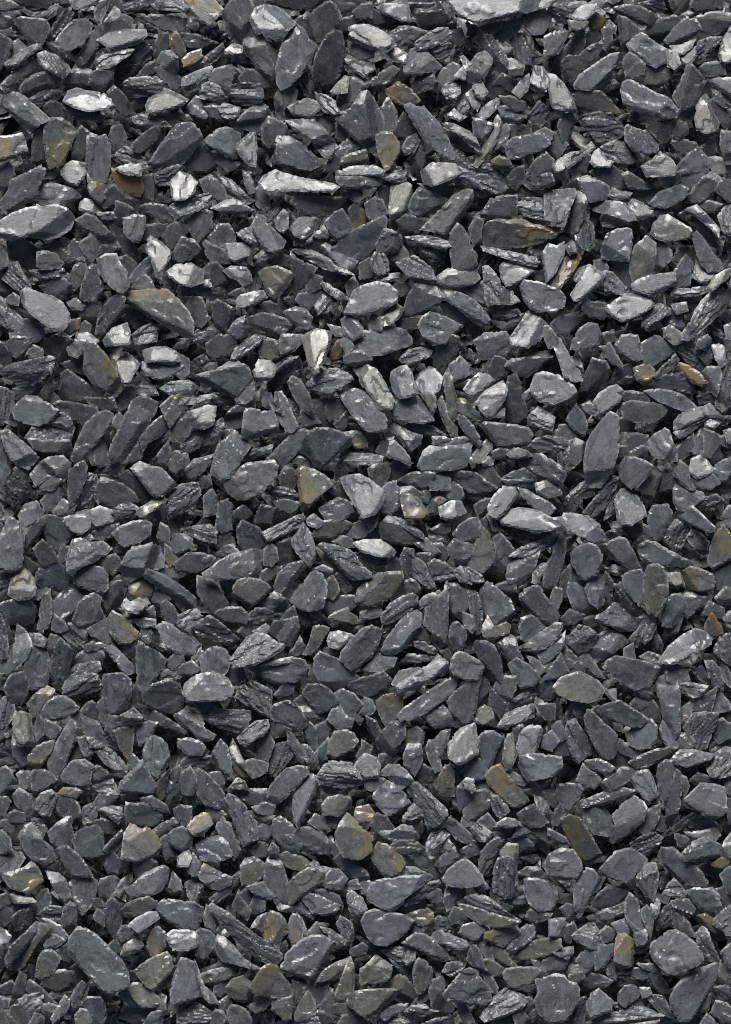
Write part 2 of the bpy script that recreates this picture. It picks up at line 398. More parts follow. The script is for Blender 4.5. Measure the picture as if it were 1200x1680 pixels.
# ---------------------------------------------------------------- the traced chips
# one line per chip: tone 1-9 and kind (b blue grey, n neutral, g greenish, o ochre stained,
# r rusty, s layered, w pale), then its outline; T gives the corner of a sheet; y runs down.
TRACE = '''
T 0 0
5n -3,0 8,1 12,4 15,6 4,8 -3,8
4n -3,9 7,12 9,15 6,18 -3,20
2n 7,0 35,-2 30,5 22,6
6n 46,0 56,-3 66,-2 63,3 55,6 49,6
5n 63,2 71,0 70,7 66,14 63,12
4n 10,13 14,12 24,13 31,14 33,19 28,29 24,30 18,26 14,20
5n 37,29 41,22 49,14 57,13 61,16 60,23 54,30 46,35 40,34
3s 33,25 36,17 44,7 48,9 47,14 42,20 36,26
3n 76,5 80,9 88,13 85,20 76,25 70,25 67,18
4n 67,16 70,25 64,32 60,44 52,44 50,39 56,30 60,23
7b 64,27 72,22 82,20 96,20 97,24 92,29 82,32 75,35 70,31
6s 63,40 68,37 80,33 88,33 86,36 80,40 74,45 64,46
2s 75,50 78,42 86,35 93,29 98,31 100,34 97,39 88,47 79,55 76,54
3n 60,49 64,46 75,47 74,53 68,60 62,59 59,55
3n 43,55 48,47 52,45 59,47 59,57 48,57
7n 4,42 12,36 24,29 27,30 26,33 18,39 12,45 5,45
6s 25,36 30,34 38,37 45,43 47,47 42,52 36,49 30,46 26,41
4n 22,38 24,40 24,47 13,53 6,58 2,56 8,49
3n -3,22 3,24 8,28 6,38 0,45 -3,45
3n 13,59 17,53 24,49 31,48 40,52 39,56 24,62 18,64
4s 20,66 27,61 38,57 40,60 34,65 26,69
5b 0,65 6,61 12,61 16,63 26,72 34,79 27,83 20,88 12,80 6,73 1,70
4o 30,83 35,78 41,78 48,83 51,87 46,98 42,108 33,111 31,105 29,92
7b 42,67 45,60 50,58 57,60 69,62 73,65 75,70 68,73 58,74 48,71
4s 43,72 50,73 60,75 68,77 66,79 56,78 46,77
6o -3,90 5,90 15,88 17,92 19,100 10,104 0,107 -3,107
3n 24,86 28,85 30,92 30,103 28,107 22,106 22,95
3n 49,92 54,84 58,87 58,98 55,105 49,108 48,104
4b 58,90 60,88 66,90 70,89 73,95 73,110 70,120 60,120 57,108
4b 98,107 106,95 112,87 117,82 126,81 131,85 134,92 128,99 123,106 112,110 101,110
8w 96,70 98,65 106,61 108,58 115,61 124,66 122,69 116,72 108,73 102,75 97,74
5s 81,55 85,52 95,51 103,51 107,54 106,60 98,63 90,64 85,61
4n 102,48 104,40 107,35 112,34 117,39 117,45 114,49 108,44
4b 103,46 107,44 112,47 119,52 119,54 115,58 109,54
3n 102,40 103,29 105,24 110,23 112,25 110,33 105,36
4r 112,25 116,21 119,26 122,33 118,38 114,34 112,31
4n 89,10 108,11 122,13 121,20 115,22 108,20 96,14
6s 100,4 103,1 112,1 122,1 125,6 122,9 114,8 104,7
3s 82,3 92,0 102,-2 101,2 92,6 84,7
3n 72,61 75,58 80,62 85,69 86,73 83,76 79,74 75,68
2n 87,69 90,66 98,64 96,70 90,72
5s 87,78 92,76 100,77 107,79 112,84 106,85 98,86 92,83
3n 86,97 94,89 103,83 106,85 104,92 98,97 92,101
6s 76,102 82,97 88,99 95,105 97,110 94,112 84,109 77,105
4n 72,92 75,84 79,83 82,90 80,95 74,96
3n 30,71 34,67 40,69 43,73 42,78 34,78
3s 29,28 36,31 47,41 46,43 38,37 30,31
4n 105,77 115,75 124,77 126,81 117,82 112,84 108,79
3n 92,49 97,43 101,41 102,47 97,50
5n 9,29 12,27 16,31 14,36 9,37
T 300 0
5o 0,0 6,-4 18,-3 24,4 27,7 22,14 17,17 13,15 6,10 3,4
4n 28,6 33,-2 43,-2 46,3 48,7 45,12 45,20 46,24 40,25 39,30 34,28 31,20 30,15 26,12
7b 45,12 48,6 53,4 60,4 66,7 73,14 75,16 70,21 67,25 60,27 54,25 52,22 48,22 45,17
4n 40,26 42,24 48,25 53,24 54,27 60,29 66,28 64,35 61,43 60,52 57,53 52,50 48,42 42,37 40,32
5b 66,28 70,21 75,16 79,19 83,26 87,29 89,32 84,40 80,48 72,56 65,60 62,56 61,46 63,37
3n 75,14 78,12 81,14 82,22 80,24 76,18
3n 81,13 90,6 97,3 100,5 103,12 101,15 98,20 93,26 88,28 83,25 81,19
3n 85,48 88,36 95,24 101,21 104,22 106,31 106,40 102,51 98,55 92,54 86,52
7n 109,19 113,17 122,17 132,22 139,27 139,30 133,33 125,34 117,31 109,27
4n 109,27 117,31 126,34 125,38 120,39 113,38 109,33
6n 107,39 109,37 118,41 125,42 126,46 119,51 112,46 108,43
3n 98,17 104,14 112,12 118,17 112,18 107,24 104,22 101,20
4n 103,63 109,52 115,51 122,54 117,61 110,67 105,73 101,71
6g 97,61 101,56 107,50 109,51 108,61 104,62 98,62
6s 0,52 8,48 19,44 20,46 16,52 6,57 0,57
5n 17,49 22,46 32,43 33,48 30,58 24,56 18,53
6s 11,62 13,56 18,54 24,57 28,64 20,67 12,65
3s 25,60 33,56 42,55 52,56 53,62 52,67 44,70 35,68 28,63
3n 38,51 42,47 46,47 51,51 57,56 54,58 48,56 40,55
4g 60,65 63,60 73,58 75,60 74,66 66,72 67,80 62,77 61,71
7w 69,71 76,67 82,65 88,67 91,72 86,76 80,78 73,77
6s 87,61 94,63 100,67 101,71 104,75 98,76 90,73 89,67
5b 3,71 9,64 14,66 17,74 14,80 9,78 5,74
4b 14,71 19,70 25,71 29,76 28,80 20,78
6s 24,72 27,68 33,70 38,71 37,77 31,79 26,77
4b 35,84 37,78 44,72 52,68 56,71 59,76 53,77 51,82 50,88 43,85
3n 52,80 55,77 61,79 67,82 69,87 62,93 57,96 53,92
5b 14,93 22,86 28,84 33,85 38,88 38,93 35,98 36,104 33,105 27,101 20,98
6n 34,97 39,92 45,87 48,88 49,99 48,110 44,109 39,104
4b 58,105 62,98 62,90 70,90 79,95 89,105 90,109 84,112 74,112 66,110
6b 68,80 75,79 86,79 92,84 99,92 102,97 96,99 86,94 78,89 72,85
5n 86,95 96,99 101,98 97,104 93,103
4s 100,101 106,94 112,90 116,91 119,95 113,100 105,102
3n 2,108 6,103 12,94 16,98 22,108 16,112 8,112
4n 20,101 28,105 40,105 34,110 28,112 24,108
3n 0,23 10,24 17,27 22,29 18,31 8,31 1,28
5r 0,40 4,36 12,33 13,37 8,41 1,44
7w 28,34 33,29 39,31 39,35 33,36
3n 28,36 40,35 43,39 35,40 28,38
3n 22,43 26,37 29,36 30,39 26,43 23,46
4s 12,41 18,36 26,30 27,33 22,39 15,43
2n 56,1 66,-3 82,-2 92,0 84,5 72,5
3n 97,0 104,-3 119,-2 118,5 110,10 104,9 100,5
3n 112,8 117,4 124,3 124,12 116,12
5b 89,78 97,78 99,85 96,88 92,84
3n 104,80 108,76 108,85 105,94 101,91
4g 105,104 112,101 120,99 121,106 108,110 104,108
3n 94,112 99,101 104,104 104,112
T 600 0
6b 8,5 12,3 20,3 28,4 29,8 29,15 24,15 18,12 12,10
3n 2,9 5,7 9,9 18,13 28,17 24,19 12,18 4,15
7b 50,-3 58,-3 70,-4 90,-3 120,-3 124,1 120,5 105,10 92,13 80,16 70,16 62,13 56,7 54,2
5n 75,19 82,16 90,15 89,18 84,22 77,21
4n 85,23 92,15 98,13 103,13 102,16 98,22 90,27 86,25
5b 104,14 109,8 116,6 122,9 121,17 115,23 108,23 105,19
4s 16,22 22,18 30,18 40,21 36,25 31,29 24,34 20,29
5s 32,29 38,24 48,19 54,19 57,22 54,28 46,30 40,34 34,34
5s 41,33 46,29 52,28 58,30 57,34 51,39 46,38
8w 14,36 20,31 27,36 26,42 20,41
6b 25,46 27,36 32,34 40,34 45,39 50,44 44,47 36,50 26,50
4n 31,58 34,51 43,48 46,54 44,57 37,60 32,61
4n 47,52 51,46 57,42 61,44 58,52 52,57 48,60 49,55
6s 50,60 53,55 57,54 62,57 62,62 59,66 53,65 51,62
4g 4,53 10,48 18,44 22,46 21,54 14,55 10,60 5,58
4r 12,52 16,52 24,56 30,60 35,66 32,68 22,68 15,63 13,58
4b -22,76 -10,72 -3,61 1,60 5,64 12,78 13,86 8,88 6,95 7,102 2,99 -8,91 -16,83
5o 7,89 12,87 17,87 22,94 22,102 17,111 13,112 8,101
5b 25,70 29,68 33,71 38,70 43,76 50,83 54,91 58,101 58,105 54,105 46,99 39,94 33,84 28,76
8w 50,81 58,82 68,87 72,91 76,99 74,100 68,96 60,88 52,84
3o 51,85 58,87 67,95 73,100 66,98 57,94
5b 70,78 76,79 84,82 81,88 77,93 71,89
6g 71,109 75,101 83,86 86,76 91,79 89,86 86,93 78,104 73,110
5n 88,86 92,82 94,85 92,92 86,97 83,97
5b 93,94 96,91 108,89 118,84 123,87 121,95 112,101 100,105 94,104 92,99
5n 65,51 68,43 73,36 78,34 83,36 83,42 79,50 72,56 67,54
4s 70,26 75,24 81,24 86,29 92,37 93,44 91,51 86,50 83,42 82,36 77,33
8w 62,38 64,37 69,42 69,45 66,47 64,43
7w 58,51 64,44 66,49 65,53 60,53
7n 70,57 76,54 80,61 76,66 72,63
6b 73,76 78,70 86,65 88,66 86,71 80,77 75,80
6b 66,62 70,59 75,69 73,73 70,70
7s 60,70 65,66 69,70 65,75 61,74
7n 54,77 58,72 62,76 66,77 62,80
5s 95,25 98,22 104,23 109,29 108,36 108,42 103,42 98,36
7n 93,39 97,39 104,44 103,50 94,50
8s 109,50 111,44 116,44 121,51 118,61 113,58 108,55
6n 96,61 102,53 107,49 108,53 106,60 101,65
3g 89,64 95,64 104,68 103,72 99,73 93,69
4s 88,71 93,71 103,72 107,74 100,80 94,81 90,77
3s 107,77 114,68 119,71 119,76 115,82 110,79
3n 93,84 100,82 107,85 108,88 96,91 93,88
2n 85,55 90,50 98,54 100,58 95,62 87,63
3n 19,86 25,76 29,80 33,88 26,91 21,90
4s 24,98 28,91 33,89 35,93 31,100 26,101
3n 31,106 37,96 38,102 37,112 32,112
5n 10,72 15,65 20,74 19,86 13,86 12,78
3r 83,106 88,103 94,106 97,112 86,111
4n 107,112 111,106 118,101 123,106 121,114 110,116
2n 33,10 50,8 54,13 46,18 38,18 34,14
3s 28,0 42,-2 45,3 40,5 30,4
4s 57,98 62,100 68,108 70,112 62,109 58,104
3n 57,22 62,20 64,26 60,30 57,29
3n 80,52 84,49 86,58 84,63 80,60
T 900 0
6b 13,12 20,6 33,-1 34,2 30,8 24,14 18,14
5n 13,15 18,14 24,14 25,16 20,20 14,20
3s 0,7 4,3 12,5 14,9 13,15 7,16 3,11
3r 27,14 31,10 36,13 36,18 29,19
4n 43,6 50,4 60,5 68,9 72,13 70,16 62,16 52,11 45,8
4b 45,11 50,12 56,16 60,20 57,22 53,27 53,32 49,35 47,27 46,18
3b 64,21 68,16 73,13 79,13 87,9 94,7 96,9 90,12 84,16 79,21 75,26 70,27 65,23
4b 76,27 82,19 90,12 97,14 100,20 95,24 86,28 79,31
3n 96,12 106,9 116,9 120,10 119,16 112,22 104,25 100,21
6n 111,37 114,26 119,19 124,14 127,20 126,36 118,42 113,42
4s 98,28 106,25 113,25 112,29 104,35 99,38 97,33
8w 80,31 88,30 96,26 94,31 88,36 82,35
7w 78,33 80,34 84,36 86,43 82,46 78,44
5b 51,30 55,25 61,22 66,26 72,30 77,33 77,38 75,42 70,45 64,42 58,37 53,33
4n 62,42 70,45 77,43 80,49 74,56 70,57 64,53
4n 49,38 53,35 58,38 63,43 62,50 55,53 51,52 49,45
5b 16,57 20,50 30,43 40,36 48,35 50,37 44,43 42,47 40,54 34,61 26,60 17,59
3b 2,47 6,39 14,29 21,20 23,22 23,29 20,35 12,40 8,45 6,51
3n 9,43 11,38 18,38 25,42 21,47 16,54 11,49
5n -3,25 4,21 15,21 10,28 4,37 -3,38
3s 20,38 26,33 34,29 35,31 30,37 22,42
3n 22,31 26,23 34,19 35,22 30,29 24,34
4n 35,20 40,16 41,20 42,29 38,35 35,31
6n 0,49 4,50 10,56 16,67 18,75 12,74 6,76 2,71 0,60
5b 47,60 49,53 54,53 60,56 70,62 78,65 85,73 84,78 76,78 66,76 56,73 49,69
3o 16,63 22,60 34,61 42,68 47,74 45,76 38,74 30,73 20,71 17,67
4s 22,76 33,74 42,75 40,78 32,78
5s 20,80 26,78 38,79 48,81 50,88 44,92 38,95 31,93 28,88
5s 50,84 52,82 58,85 67,86 72,90 72,99 64,103 60,104 54,98 50,92
5s 35,97 44,93 52,95 58,104 54,107 44,106 37,102
6n 60,110 68,105 73,100 80,105 84,111 82,116 64,117
4n 81,64 86,55 90,44 93,42 98,48 103,52 102,57 98,64 97,74 94,77 86,77 85,71
6n 97,70 99,65 103,62 106,66 108,74 112,81 110,86 103,88 97,86 96,78
5b 103,53 110,51 122,52 122,66 116,62 108,57
4s 108,60 114,62 122,67 122,73 115,70 109,66
3n 106,68 109,65 114,71 119,80 117,83 112,78
3n 84,64 94,56 103,53 98,63 97,74 92,77 86,76
4b 98,46 102,42 110,41 115,43 116,49 110,51 103,50
3n 64,83 72,80 82,79 84,82 80,89 80,95 76,96 70,90
4b 85,110 92,102 98,98 103,104 104,112 88,114
3n 99,99 104,95 108,93 109,99 104,104
5b 112,95 113,86 120,87 123,90 122,108 116,108
5n 104,105 109,104 116,106 120,111 110,113
4n 6,82 10,75 16,75 18,78 15,86 13,94 9,93
4n 0,90 6,87 12,95 8,101 2,106 -2,102
6s 1,112 6,106 14,101 22,100 28,94 30,97 24,102 16,108 8,114
7n 27,107 30,100 33,98 37,104 42,107 40,110 30,110
3n 16,112 20,106 24,101 27,103 24,112
4n 81,89 86,80 90,82 91,87 86,91
3n 80,95 86,92 96,95 97,98 88,100 82,98
3s 60,3 70,0 73,-2 77,6 74,8 66,7
3n 93,3 98,-2 114,-2 114,6 105,7 98,8
3g 80,2 84,-2 91,0 90,6 85,10
6w 86,38 90,36 96,32 96,37 93,42 88,42
T 0 280
4n -3,0 6,-4 9,3 6,9 -3,13
4b 0,20 6,13 7,7 18,2 28,-3 31,0 28,8 24,16 18,22 10,23 2,27
6b 25,20 30,9 36,9 44,11 50,13 53,17 47,20 36,23 27,22
7n 40,-2 48,-6 58,-4 56,4 51,10 46,8 41,3
4o 58,3 60,8 68,10 74,4 75,8 71,16 66,21 62,18 59,12
8w 76,-1 86,-4 95,-4 93,4 86,4 80,2
3r 75,0 80,2 92,5 94,12 92,16 82,14 75,10
4n 93,4 102,3 102,8 101,18 95,16 93,11
5s 102,3 110,-3 119,-3 118,6 113,10 105,10 103,8
6s 109,26 116,21 128,17 137,15 139,17 135,24 126,29 114,32
3n 66,20 71,14 75,11 82,18 76,21 70,24
7b 53,22 56,19 62,20 67,25 65,28 58,27 53,26
6s 64,28 72,28 78,28 77,32 68,32
6b -3,36 8,29 18,25 38,23 46,26 50,32 47,39 40,44 31,46 18,44 8,47 -3,42
4n 50,33 57,29 62,30 70,38 76,45 79,50 77,52 70,48 60,40 52,37
3n 73,35 76,36 82,43 88,51 91,57 89,59 82,53 76,43
5n 82,32 88,30 95,31 95,37 92,45 88,46 83,41
3n 93,24 100,23 109,24 113,33 108,33 100,29
3n 95,37 104,36 110,35 106,42 98,45 93,45
3n 107,44 112,36 119,34 124,38 116,52 111,53
7w 97,46 99,43 106,47 113,54 112,59 106,67 104,71 100,60 97,53
3n 114,54 120,44 128,46 132,52 127,57 118,62 114,60
2n 6,51 10,46 18,48 25,53 23,62 20,65 12,60 7,57
4n 30,52 35,47 40,47 45,51 46,57 42,59 36,54
4b 46,50 49,46 54,49 57,53 55,59 51,59 47,55
4n 52,48 60,43 68,48 65,54 60,60 57,60 56,54
5n 25,54 30,53 37,55 42,60 40,64 28,65 25,63
3n 63,57 68,50 78,52 80,56 72,56 66,61
6b 64,58 70,55 77,55 79,60 84,67 86,76 82,80 78,80 70,74 66,67
4b 54,75 57,67 58,64 63,62 65,66 66,72 69,77 64,82 56,86 53,84
4n 46,72 50,63 55,60 57,66 53,73 49,77
4s 21,66 32,65 42,65 46,70 44,73 36,70 26,71
6s 2,71 6,65 8,60 12,60 15,67 20,74 21,77 14,79 9,77
5n -3,50 4,50 6,60 3,64 -3,66
3n -3,67 4,65 5,68 0,71
4b 28,76 36,73 42,72 46,76 41,83 34,82
6b 14,80 18,77 28,81 36,83 42,87 47,95 47,100 42,106 36,105 28,100 22,95 16,89
5s 0,84 4,86 10,94 14,98 12,105 6,103 -2,96
4s -3,72 2,74 8,79 4,83 -3,79
5n 5,84 9,81 13,84 12,88 7,87
5b 7,107 12,103 16,98 22,98 28,104 29,108 24,112 8,113
4o 43,105 47,99 52,98 51,104 46,107
4n 52,103 56,100 59,102 58,106 53,107
4b 86,71 91,64 99,57 101,64 98,67 90,71 86,74
4n 87,78 91,72 96,69 99,73 101,78 93,79
8w 110,67 116,62 126,61 134,66 134,74 126,77 118,75 112,71
5o 81,82 87,79 100,78 110,78 117,84 124,92 128,100 128,110 122,110 110,103 97,94 88,90 82,86
3s 63,108 65,98 66,92 72,86 78,81 82,84 81,92 75,99 68,106
8w 68,112 74,104 84,100 86,106 86,114 70,116
7s 87,108 92,104 100,100 104,103 103,112 90,114
3n 52,90 58,88 65,88 65,96 60,100 54,95
5n 46,87 50,85 55,89 53,91 48,90
7b 51,108 58,107 64,112 58,117 50,115
3n 84,93 91,94 96,100 90,103 84,98
3n 80,58 83,57 88,61 85,68 81,64
2n 82,19 94,19 94,22 88,26 82,23
2n 78,22 84,24 91,30 83,32 80,40 76,33
T 300 280
6s 10,2 18,-2 24,4 32,7 40,15 46,20 42,22 34,20 29,15 26,8 20,5
4n 12,7 16,5 22,6 28,14 29,19 27,22 22,19 15,15
7n -8,8 -2,1 5,3 10,8 8,15 2,20 -6,20
4n 20,25 29,20 33,20 42,24 48,27 42,28 30,28
5n 40,1 44,4 46,8 47,14 44,15 41,8
5n 47,14 51,11 56,18 56,26 50,23 48,20
7b 50,9 53,4 61,0 66,2 76,5 88,7 102,10 103,12 98,15 86,15 72,14 56,15 52,13
4n 71,21 74,18 82,16 98,18 108,18 111,21 105,26 94,30 84,29 76,26
6n 101,1 110,-2 126,-3 133,1 131,4 118,4 101,4
5n 101,5 118,5 131,4 130,9 122,12 108,12 102,9
6n 107,14 114,13 119,19 116,23 112,20
3o 110,26 114,22 120,30 119,36 112,40 111,33
4b 94,34 100,28 105,26 110,34 112,40 106,44 100,45 96,41
5s 55,29 60,22 66,20 68,24 64,30 58,34 55,33
5n 61,33 66,26 69,28 69,38 66,41 62,38
6b 71,38 76,32 83,29 91,33 86,40 79,45 74,43
4g 73,43 79,45 85,42 84,46 78,48 74,48
6s 86,43 92,37 96,41 95,44 89,44
6b 45,37 49,29 54,30 56,35 62,41 68,47 66,51 60,54 55,53 50,46
6s 36,41 42,38 45,37 48,44 49,47 44,48 38,44
6s 47,57 52,53 56,53 60,54 54,59 49,61
4n 3,36 8,28 14,26 19,28 19,38 16,43 12,47 8,44
4n 16,41 21,36 30,36 33,41 34,46 26,50 20,49
6b 29,49 33,48 44,49 44,53 41,58 36,60 31,57
3n 14,46 18,49 28,53 30,60 20,60 16,54
3n 14,65 18,61 23,61 27,66 29,73 22,77 15,74
6n 27,66 32,63 42,64 45,69 46,73 40,76 36,72 31,70
4n 0,77 12,77 24,77 28,83 24,86 12,82 0,81
7n 6,76 12,73 18,72 19,76 12,77
6n 35,86 38,82 46,80 53,79 56,83 48,88 40,91 36,90
3b 20,87 23,85 30,89 35,92 33,98 27,108 22,103 20,96
4b 2,88 7,83 13,84 15,92 18,97 12,103 7,101 4,95
5g 50,67 54,64 62,63 70,66 73,69 69,76 64,82 60,84 55,80 53,73
3n 71,54 76,59 83,62 88,64 84,70 78,77 74,84 72,80 72,66
5s 72,52 77,50 86,53 96,58 100,63 108,66 113,69 106,68 94,65 80,57
7b 90,50 94,48 102,53 107,57 115,59 113,63 108,66 102,63 97,57
3n 82,46 95,46 105,49 104,52 94,48 88,52 82,50
4b 75,86 77,82 84,81 93,80 88,86 84,90 78,89
6s 87,89 92,82 97,82 99,87 95,93 89,94
6s 89,73 94,74 104,80 110,85 102,85 95,80
3n 81,74 85,69 91,71 90,77 84,80
4n 66,93 74,90 80,91 85,97 82,104 76,102 70,97
4n 41,98 52,94 60,95 68,98 73,103 70,107 66,109 56,106 46,102
5b 104,98 108,95 113,97 118,103 119,108 112,112 106,108
4s 8,112 10,104 15,101 20,104 26,105 24,110 16,112
4b 30,105 36,98 41,96 40,104 36,110
3g 94,66 104,67 106,71 98,72
4n 112,70 114,73 115,80 110,84 107,76
3n 65,82 72,84 78,90 72,91 68,87
3n 29,82 34,79 40,77 41,80 35,85
5n 97,102 104,104 108,108 101,108
3n 52,88 58,86 63,88 64,94 56,94
3n 70,28 74,34 72,38 70,34
3n 57,60 66,56 70,58 70,64 62,63
T 600 280
6g 16,22 15,27 17,32 22,30 27,24 30,16 30,10 26,7 24,9 17,10
7w 36,1 44,-5 58,-4 64,0 59,5 52,8 44,11 38,9
4s 62,2 70,-3 84,-4 90,2 93,11 88,15 82,15 77,13 74,8
4s 59,6 66,4 74,9 78,15 70,12
4b 28,24 31,17 35,12 42,14 54,19 50,23 44,26 36,30 30,27
6n 36,39 44,31 52,23 58,16 66,12 70,13 71,19 66,26 60,35 54,43 46,41
3n 21,33 25,30 34,31 42,33 38,38 34,42 27,42 23,37
4b 71,30 78,26 82,19 90,17 99,17 99,29 94,31 86,31 80,32
3o 76,39 80,34 86,32 92,33 102,32 110,36 119,37 128,38 124,44 114,48 104,50 92,51 78,50
6s 99,22 106,18 117,18 121,22 119,28 116,33 104,30 100,26
4n 68,38 72,31 77,32 76,39 75,46 71,49 69,43
4n 55,42 60,35 64,38 68,46 73,56 73,62 69,66 60,67 57,63 55,52
3b -22,52 -12,42 2,35 12,30 14,32 13,40 8,48 4,55 -4,59 -14,58
4s 7,49 12,39 16,39 23,43 24,48 20,53 14,55 8,53
5s 26,44 34,43 44,43 54,47 56,50 50,53 42,50 28,49
4s 34,51 42,51 52,53 50,60 44,61 38,57
6s 3,60 6,54 12,55 15,60 15,67 10,69 5,66
4n 16,56 22,48 27,55 26,58 20,58
5s 20,61 26,58 32,56 38,60 44,65 46,72 42,75 32,74 25,67
5n 46,73 47,70 52,66 58,63 62,67 70,66 73,65 75,71 70,75 62,77 54,77
7n 8,71 14,69 22,68 23,70 16,72 9,72
6b -8,79 -3,76 8,73 16,75 21,80 21,86 14,91 4,94 -8,95 -14,94
3b 24,96 28,83 32,75 36,74 42,76 47,76 50,83 48,88 42,90 34,95 27,97
5b 48,81 52,79 60,80 70,84 76,90 82,98 80,102 76,102 68,97 60,89 54,86
5b 34,102 37,96 42,93 50,95 58,99 64,102 58,108 54,114 46,114 38,110
7g 9,96 14,92 20,87 25,91 23,96 18,100 12,102
5n 2,100 5,94 9,97 11,102 10,105 3,105
3o 21,99 28,97 37,97 34,102 26,103 22,102
5b -12,112 -3,106 10,104 18,103 26,105 30,110 30,114 10,121 0,121
6s 77,63 80,62 84,66 88,72 88,76 95,78 101,86 96,88 86,88 80,89 78,80
8s 78,76 84,81 86,85 85,88 80,88 78,84
6n 88,63 91,60 98,63 108,64 110,66 104,71 97,75 92,76 89,71
7s 76,50 82,51 96,54 110,57 114,60 112,63 104,62 90,57 78,53
5b 101,76 104,72 112,73 120,76 128,79 131,84 130,90 124,93 113,93 108,91 104,86
7b 94,111 100,102 107,91 112,94 119,101 118,105 114,112 106,117 96,116
3s 80,91 88,92 98,90 100,93 94,97 86,95
4n 20,73 26,75 29,78 23,81 20,79
4b 64,78 70,76 76,74 78,80 78,86 72,83
5n 109,53 114,49 116,54 113,57
4n 100,10 104,11 110,15 115,17 106,20 101,17
4s 102,7 106,2 114,3 121,3 123,8 116,12 108,12
3n 94,5 97,0 103,-2 103,5 99,12 95,9
4b 0,22 6,18 11,20 14,28 10,32 4,34 1,28
3n 9,10 14,9 17,12 14,23 10,17
4s 9,4 16,1 26,0 26,6 22,8 14,6
4n 35,9 42,11 52,11 57,10 56,18 46,15
4n 13,36 18,32 21,34 18,39 14,38
4n -3,62 2,59 4,66 5,70 -3,72
3n 50,87 54,88 66,98 60,100 55,96
3n 84,99 94,101 99,96 103,95 98,101 90,103
3n 113,68 118,66 117,72 112,72
6b 115,55 120,48 125,50 130,47 130,55 124,68 118,74 117,66
T 900 280
7b -3,14 5,13 17,12 18,15 15,23 13,28 10,35 4,36 -3,33
4n 19,14 23,16 25,21 23,30 19,40 14,42 10,40 12,35 15,28 15,22 18,16
4b 20,6 26,4 32,7 39,11 38,18 32,19 26,20 22,13
3b 29,1 40,-3 50,3 52,10 46,13 38,9
4n 48,3 52,1 60,6 70,11 62,13 53,12
6s 39,16 42,12 47,14 54,15 52,18 46,19 41,18
4n 55,16 60,13 68,12 72,14 66,20 58,19
4b 66,22 72,15 80,12 86,10 92,13 90,17 84,21 76,25
4n 90,20 96,12 102,5 107,2 113,6 108,13 102,20 96,21
4o 109,13 112,8 115,5 122,8 128,13 124,20 118,21
3n 74,7 80,3 86,1 86,6 82,9 78,11
4b 86,0 92,-3 103,-2 102,4 96,8 92,11 87,8
6b 27,23 34,20 42,20 50,22 54,28 57,33 50,35 42,37 36,36 34,32 36,28 30,26
6n 52,20 56,19 62,22 68,27 68,30 62,31 58,33 54,26
4s 69,28 73,24 77,23 80,28 76,29
5g 67,42 68,36 73,30 78,29 84,33 92,38 94,41 92,45 84,46 76,47 70,45
8b 86,28 91,25 97,23 102,28 108,34 112,39 111,44 106,38 98,32 92,28
2n 86,29 92,29 98,33 106,40 111,45 111,50 106,47 98,38 92,32
6s 111,30 115,24 120,22 128,22 128,38 120,44 114,40
5b 94,43 97,40 102,45 107,54 112,58 114,64 110,67 105,67 100,62 97,55
7n 95,70 97,60 102,65 108,68 107,71 100,73
5s 17,40 21,35 25,32 29,35 30,42 30,49 27,53 22,51 18,46
5b 35,49 38,42 44,39 51,38 54,39 55,43 54,52 52,60 48,60 40,59 35,58 34,54
4g 53,60 56,50 64,43 70,48 70,56 68,68 62,71 55,73 53,67
5b 70,47 74,47 80,53 80,58 75,63 71,61
4g 82,58 86,52 92,50 94,58 88,59
6r 0,67 4,63 10,58 16,54 20,54 21,58 16,66 11,73 6,79 1,77
7b 10,50 15,46 18,48 19,53 14,56
6b 14,82 19,74 24,63 27,62 33,66 37,69 34,75 28,80 22,86 16,86
6s 16,70 20,65 25,63 22,70 18,72
5s 36,66 42,67 46,72 51,77 50,82 44,81 37,79 36,73
3n 39,60 48,61 52,66 53,76 48,72 43,67
6b 54,75 58,72 66,69 74,68 83,67 83,75 76,79 68,83 60,80 55,78
5b 83,66 87,60 90,56 94,61 93,68 92,75 85,77 82,76
5s 80,78 90,78 104,76 105,79 98,82 84,83 80,82
6b 37,90 44,85 50,81 58,81 66,84 69,88 64,93 56,97 48,100 41,96
4n 22,87 32,86 38,88 38,93 36,98 27,96 22,92
4b 2,101 6,97 14,95 24,98 20,102 10,107 4,106
5b 15,112 20,104 26,100 32,101 34,107 33,114 20,119 14,118
5s 87,107 92,100 96,93 104,84 114,77 119,79 119,86 114,93 106,100 98,107 91,112 87,111
7n 94,95 100,86 106,80 107,82 102,88 96,94
7g 104,77 108,70 116,65 122,64 118,70 111,76 107,80
8w 117,70 121,68 126,74 124,80 119,76
6n 81,88 90,87 91,92 84,94 82,91
5s 62,97 66,90 72,87 80,91 80,94 74,97 70,104 65,106 61,103
4b 74,96 80,94 86,97 88,103 82,103 77,101
5n 75,104 80,102 88,108 90,112 82,114 76,109
3n 36,108 42,106 44,112 38,114
4n 99,21 106,21 113,23 110,26 104,26
4b 104,66 108,70 106,73 102,71
3n 85,86 93,84 97,87 93,91
5n 31,60 36,59 38,64 35,66 31,63
4b 98,111 104,108 107,112 103,118 96,117
5n -6,102 0,102 6,110 6,116 0,117
6n 115,102 120,100 126,104 124,112 116,110
T 0 560
4b 4,2 10,-3 22,-2 18,6 12,10 7,9
3n -3,0 3,2 7,10 7,16 3,15 -3,12
4n 17,10 22,3 28,5 29,10 24,11
3n 27,0 36,-3 48,0 46,7 44,14 40,16 36,11 30,7
6n 44,4 50,-1 58,0 55,6 51,11 46,9
4o 56,4 59,0 64,2 72,11 77,21 82,31 76,37 70,33 67,37 60,26 55,20 56,12
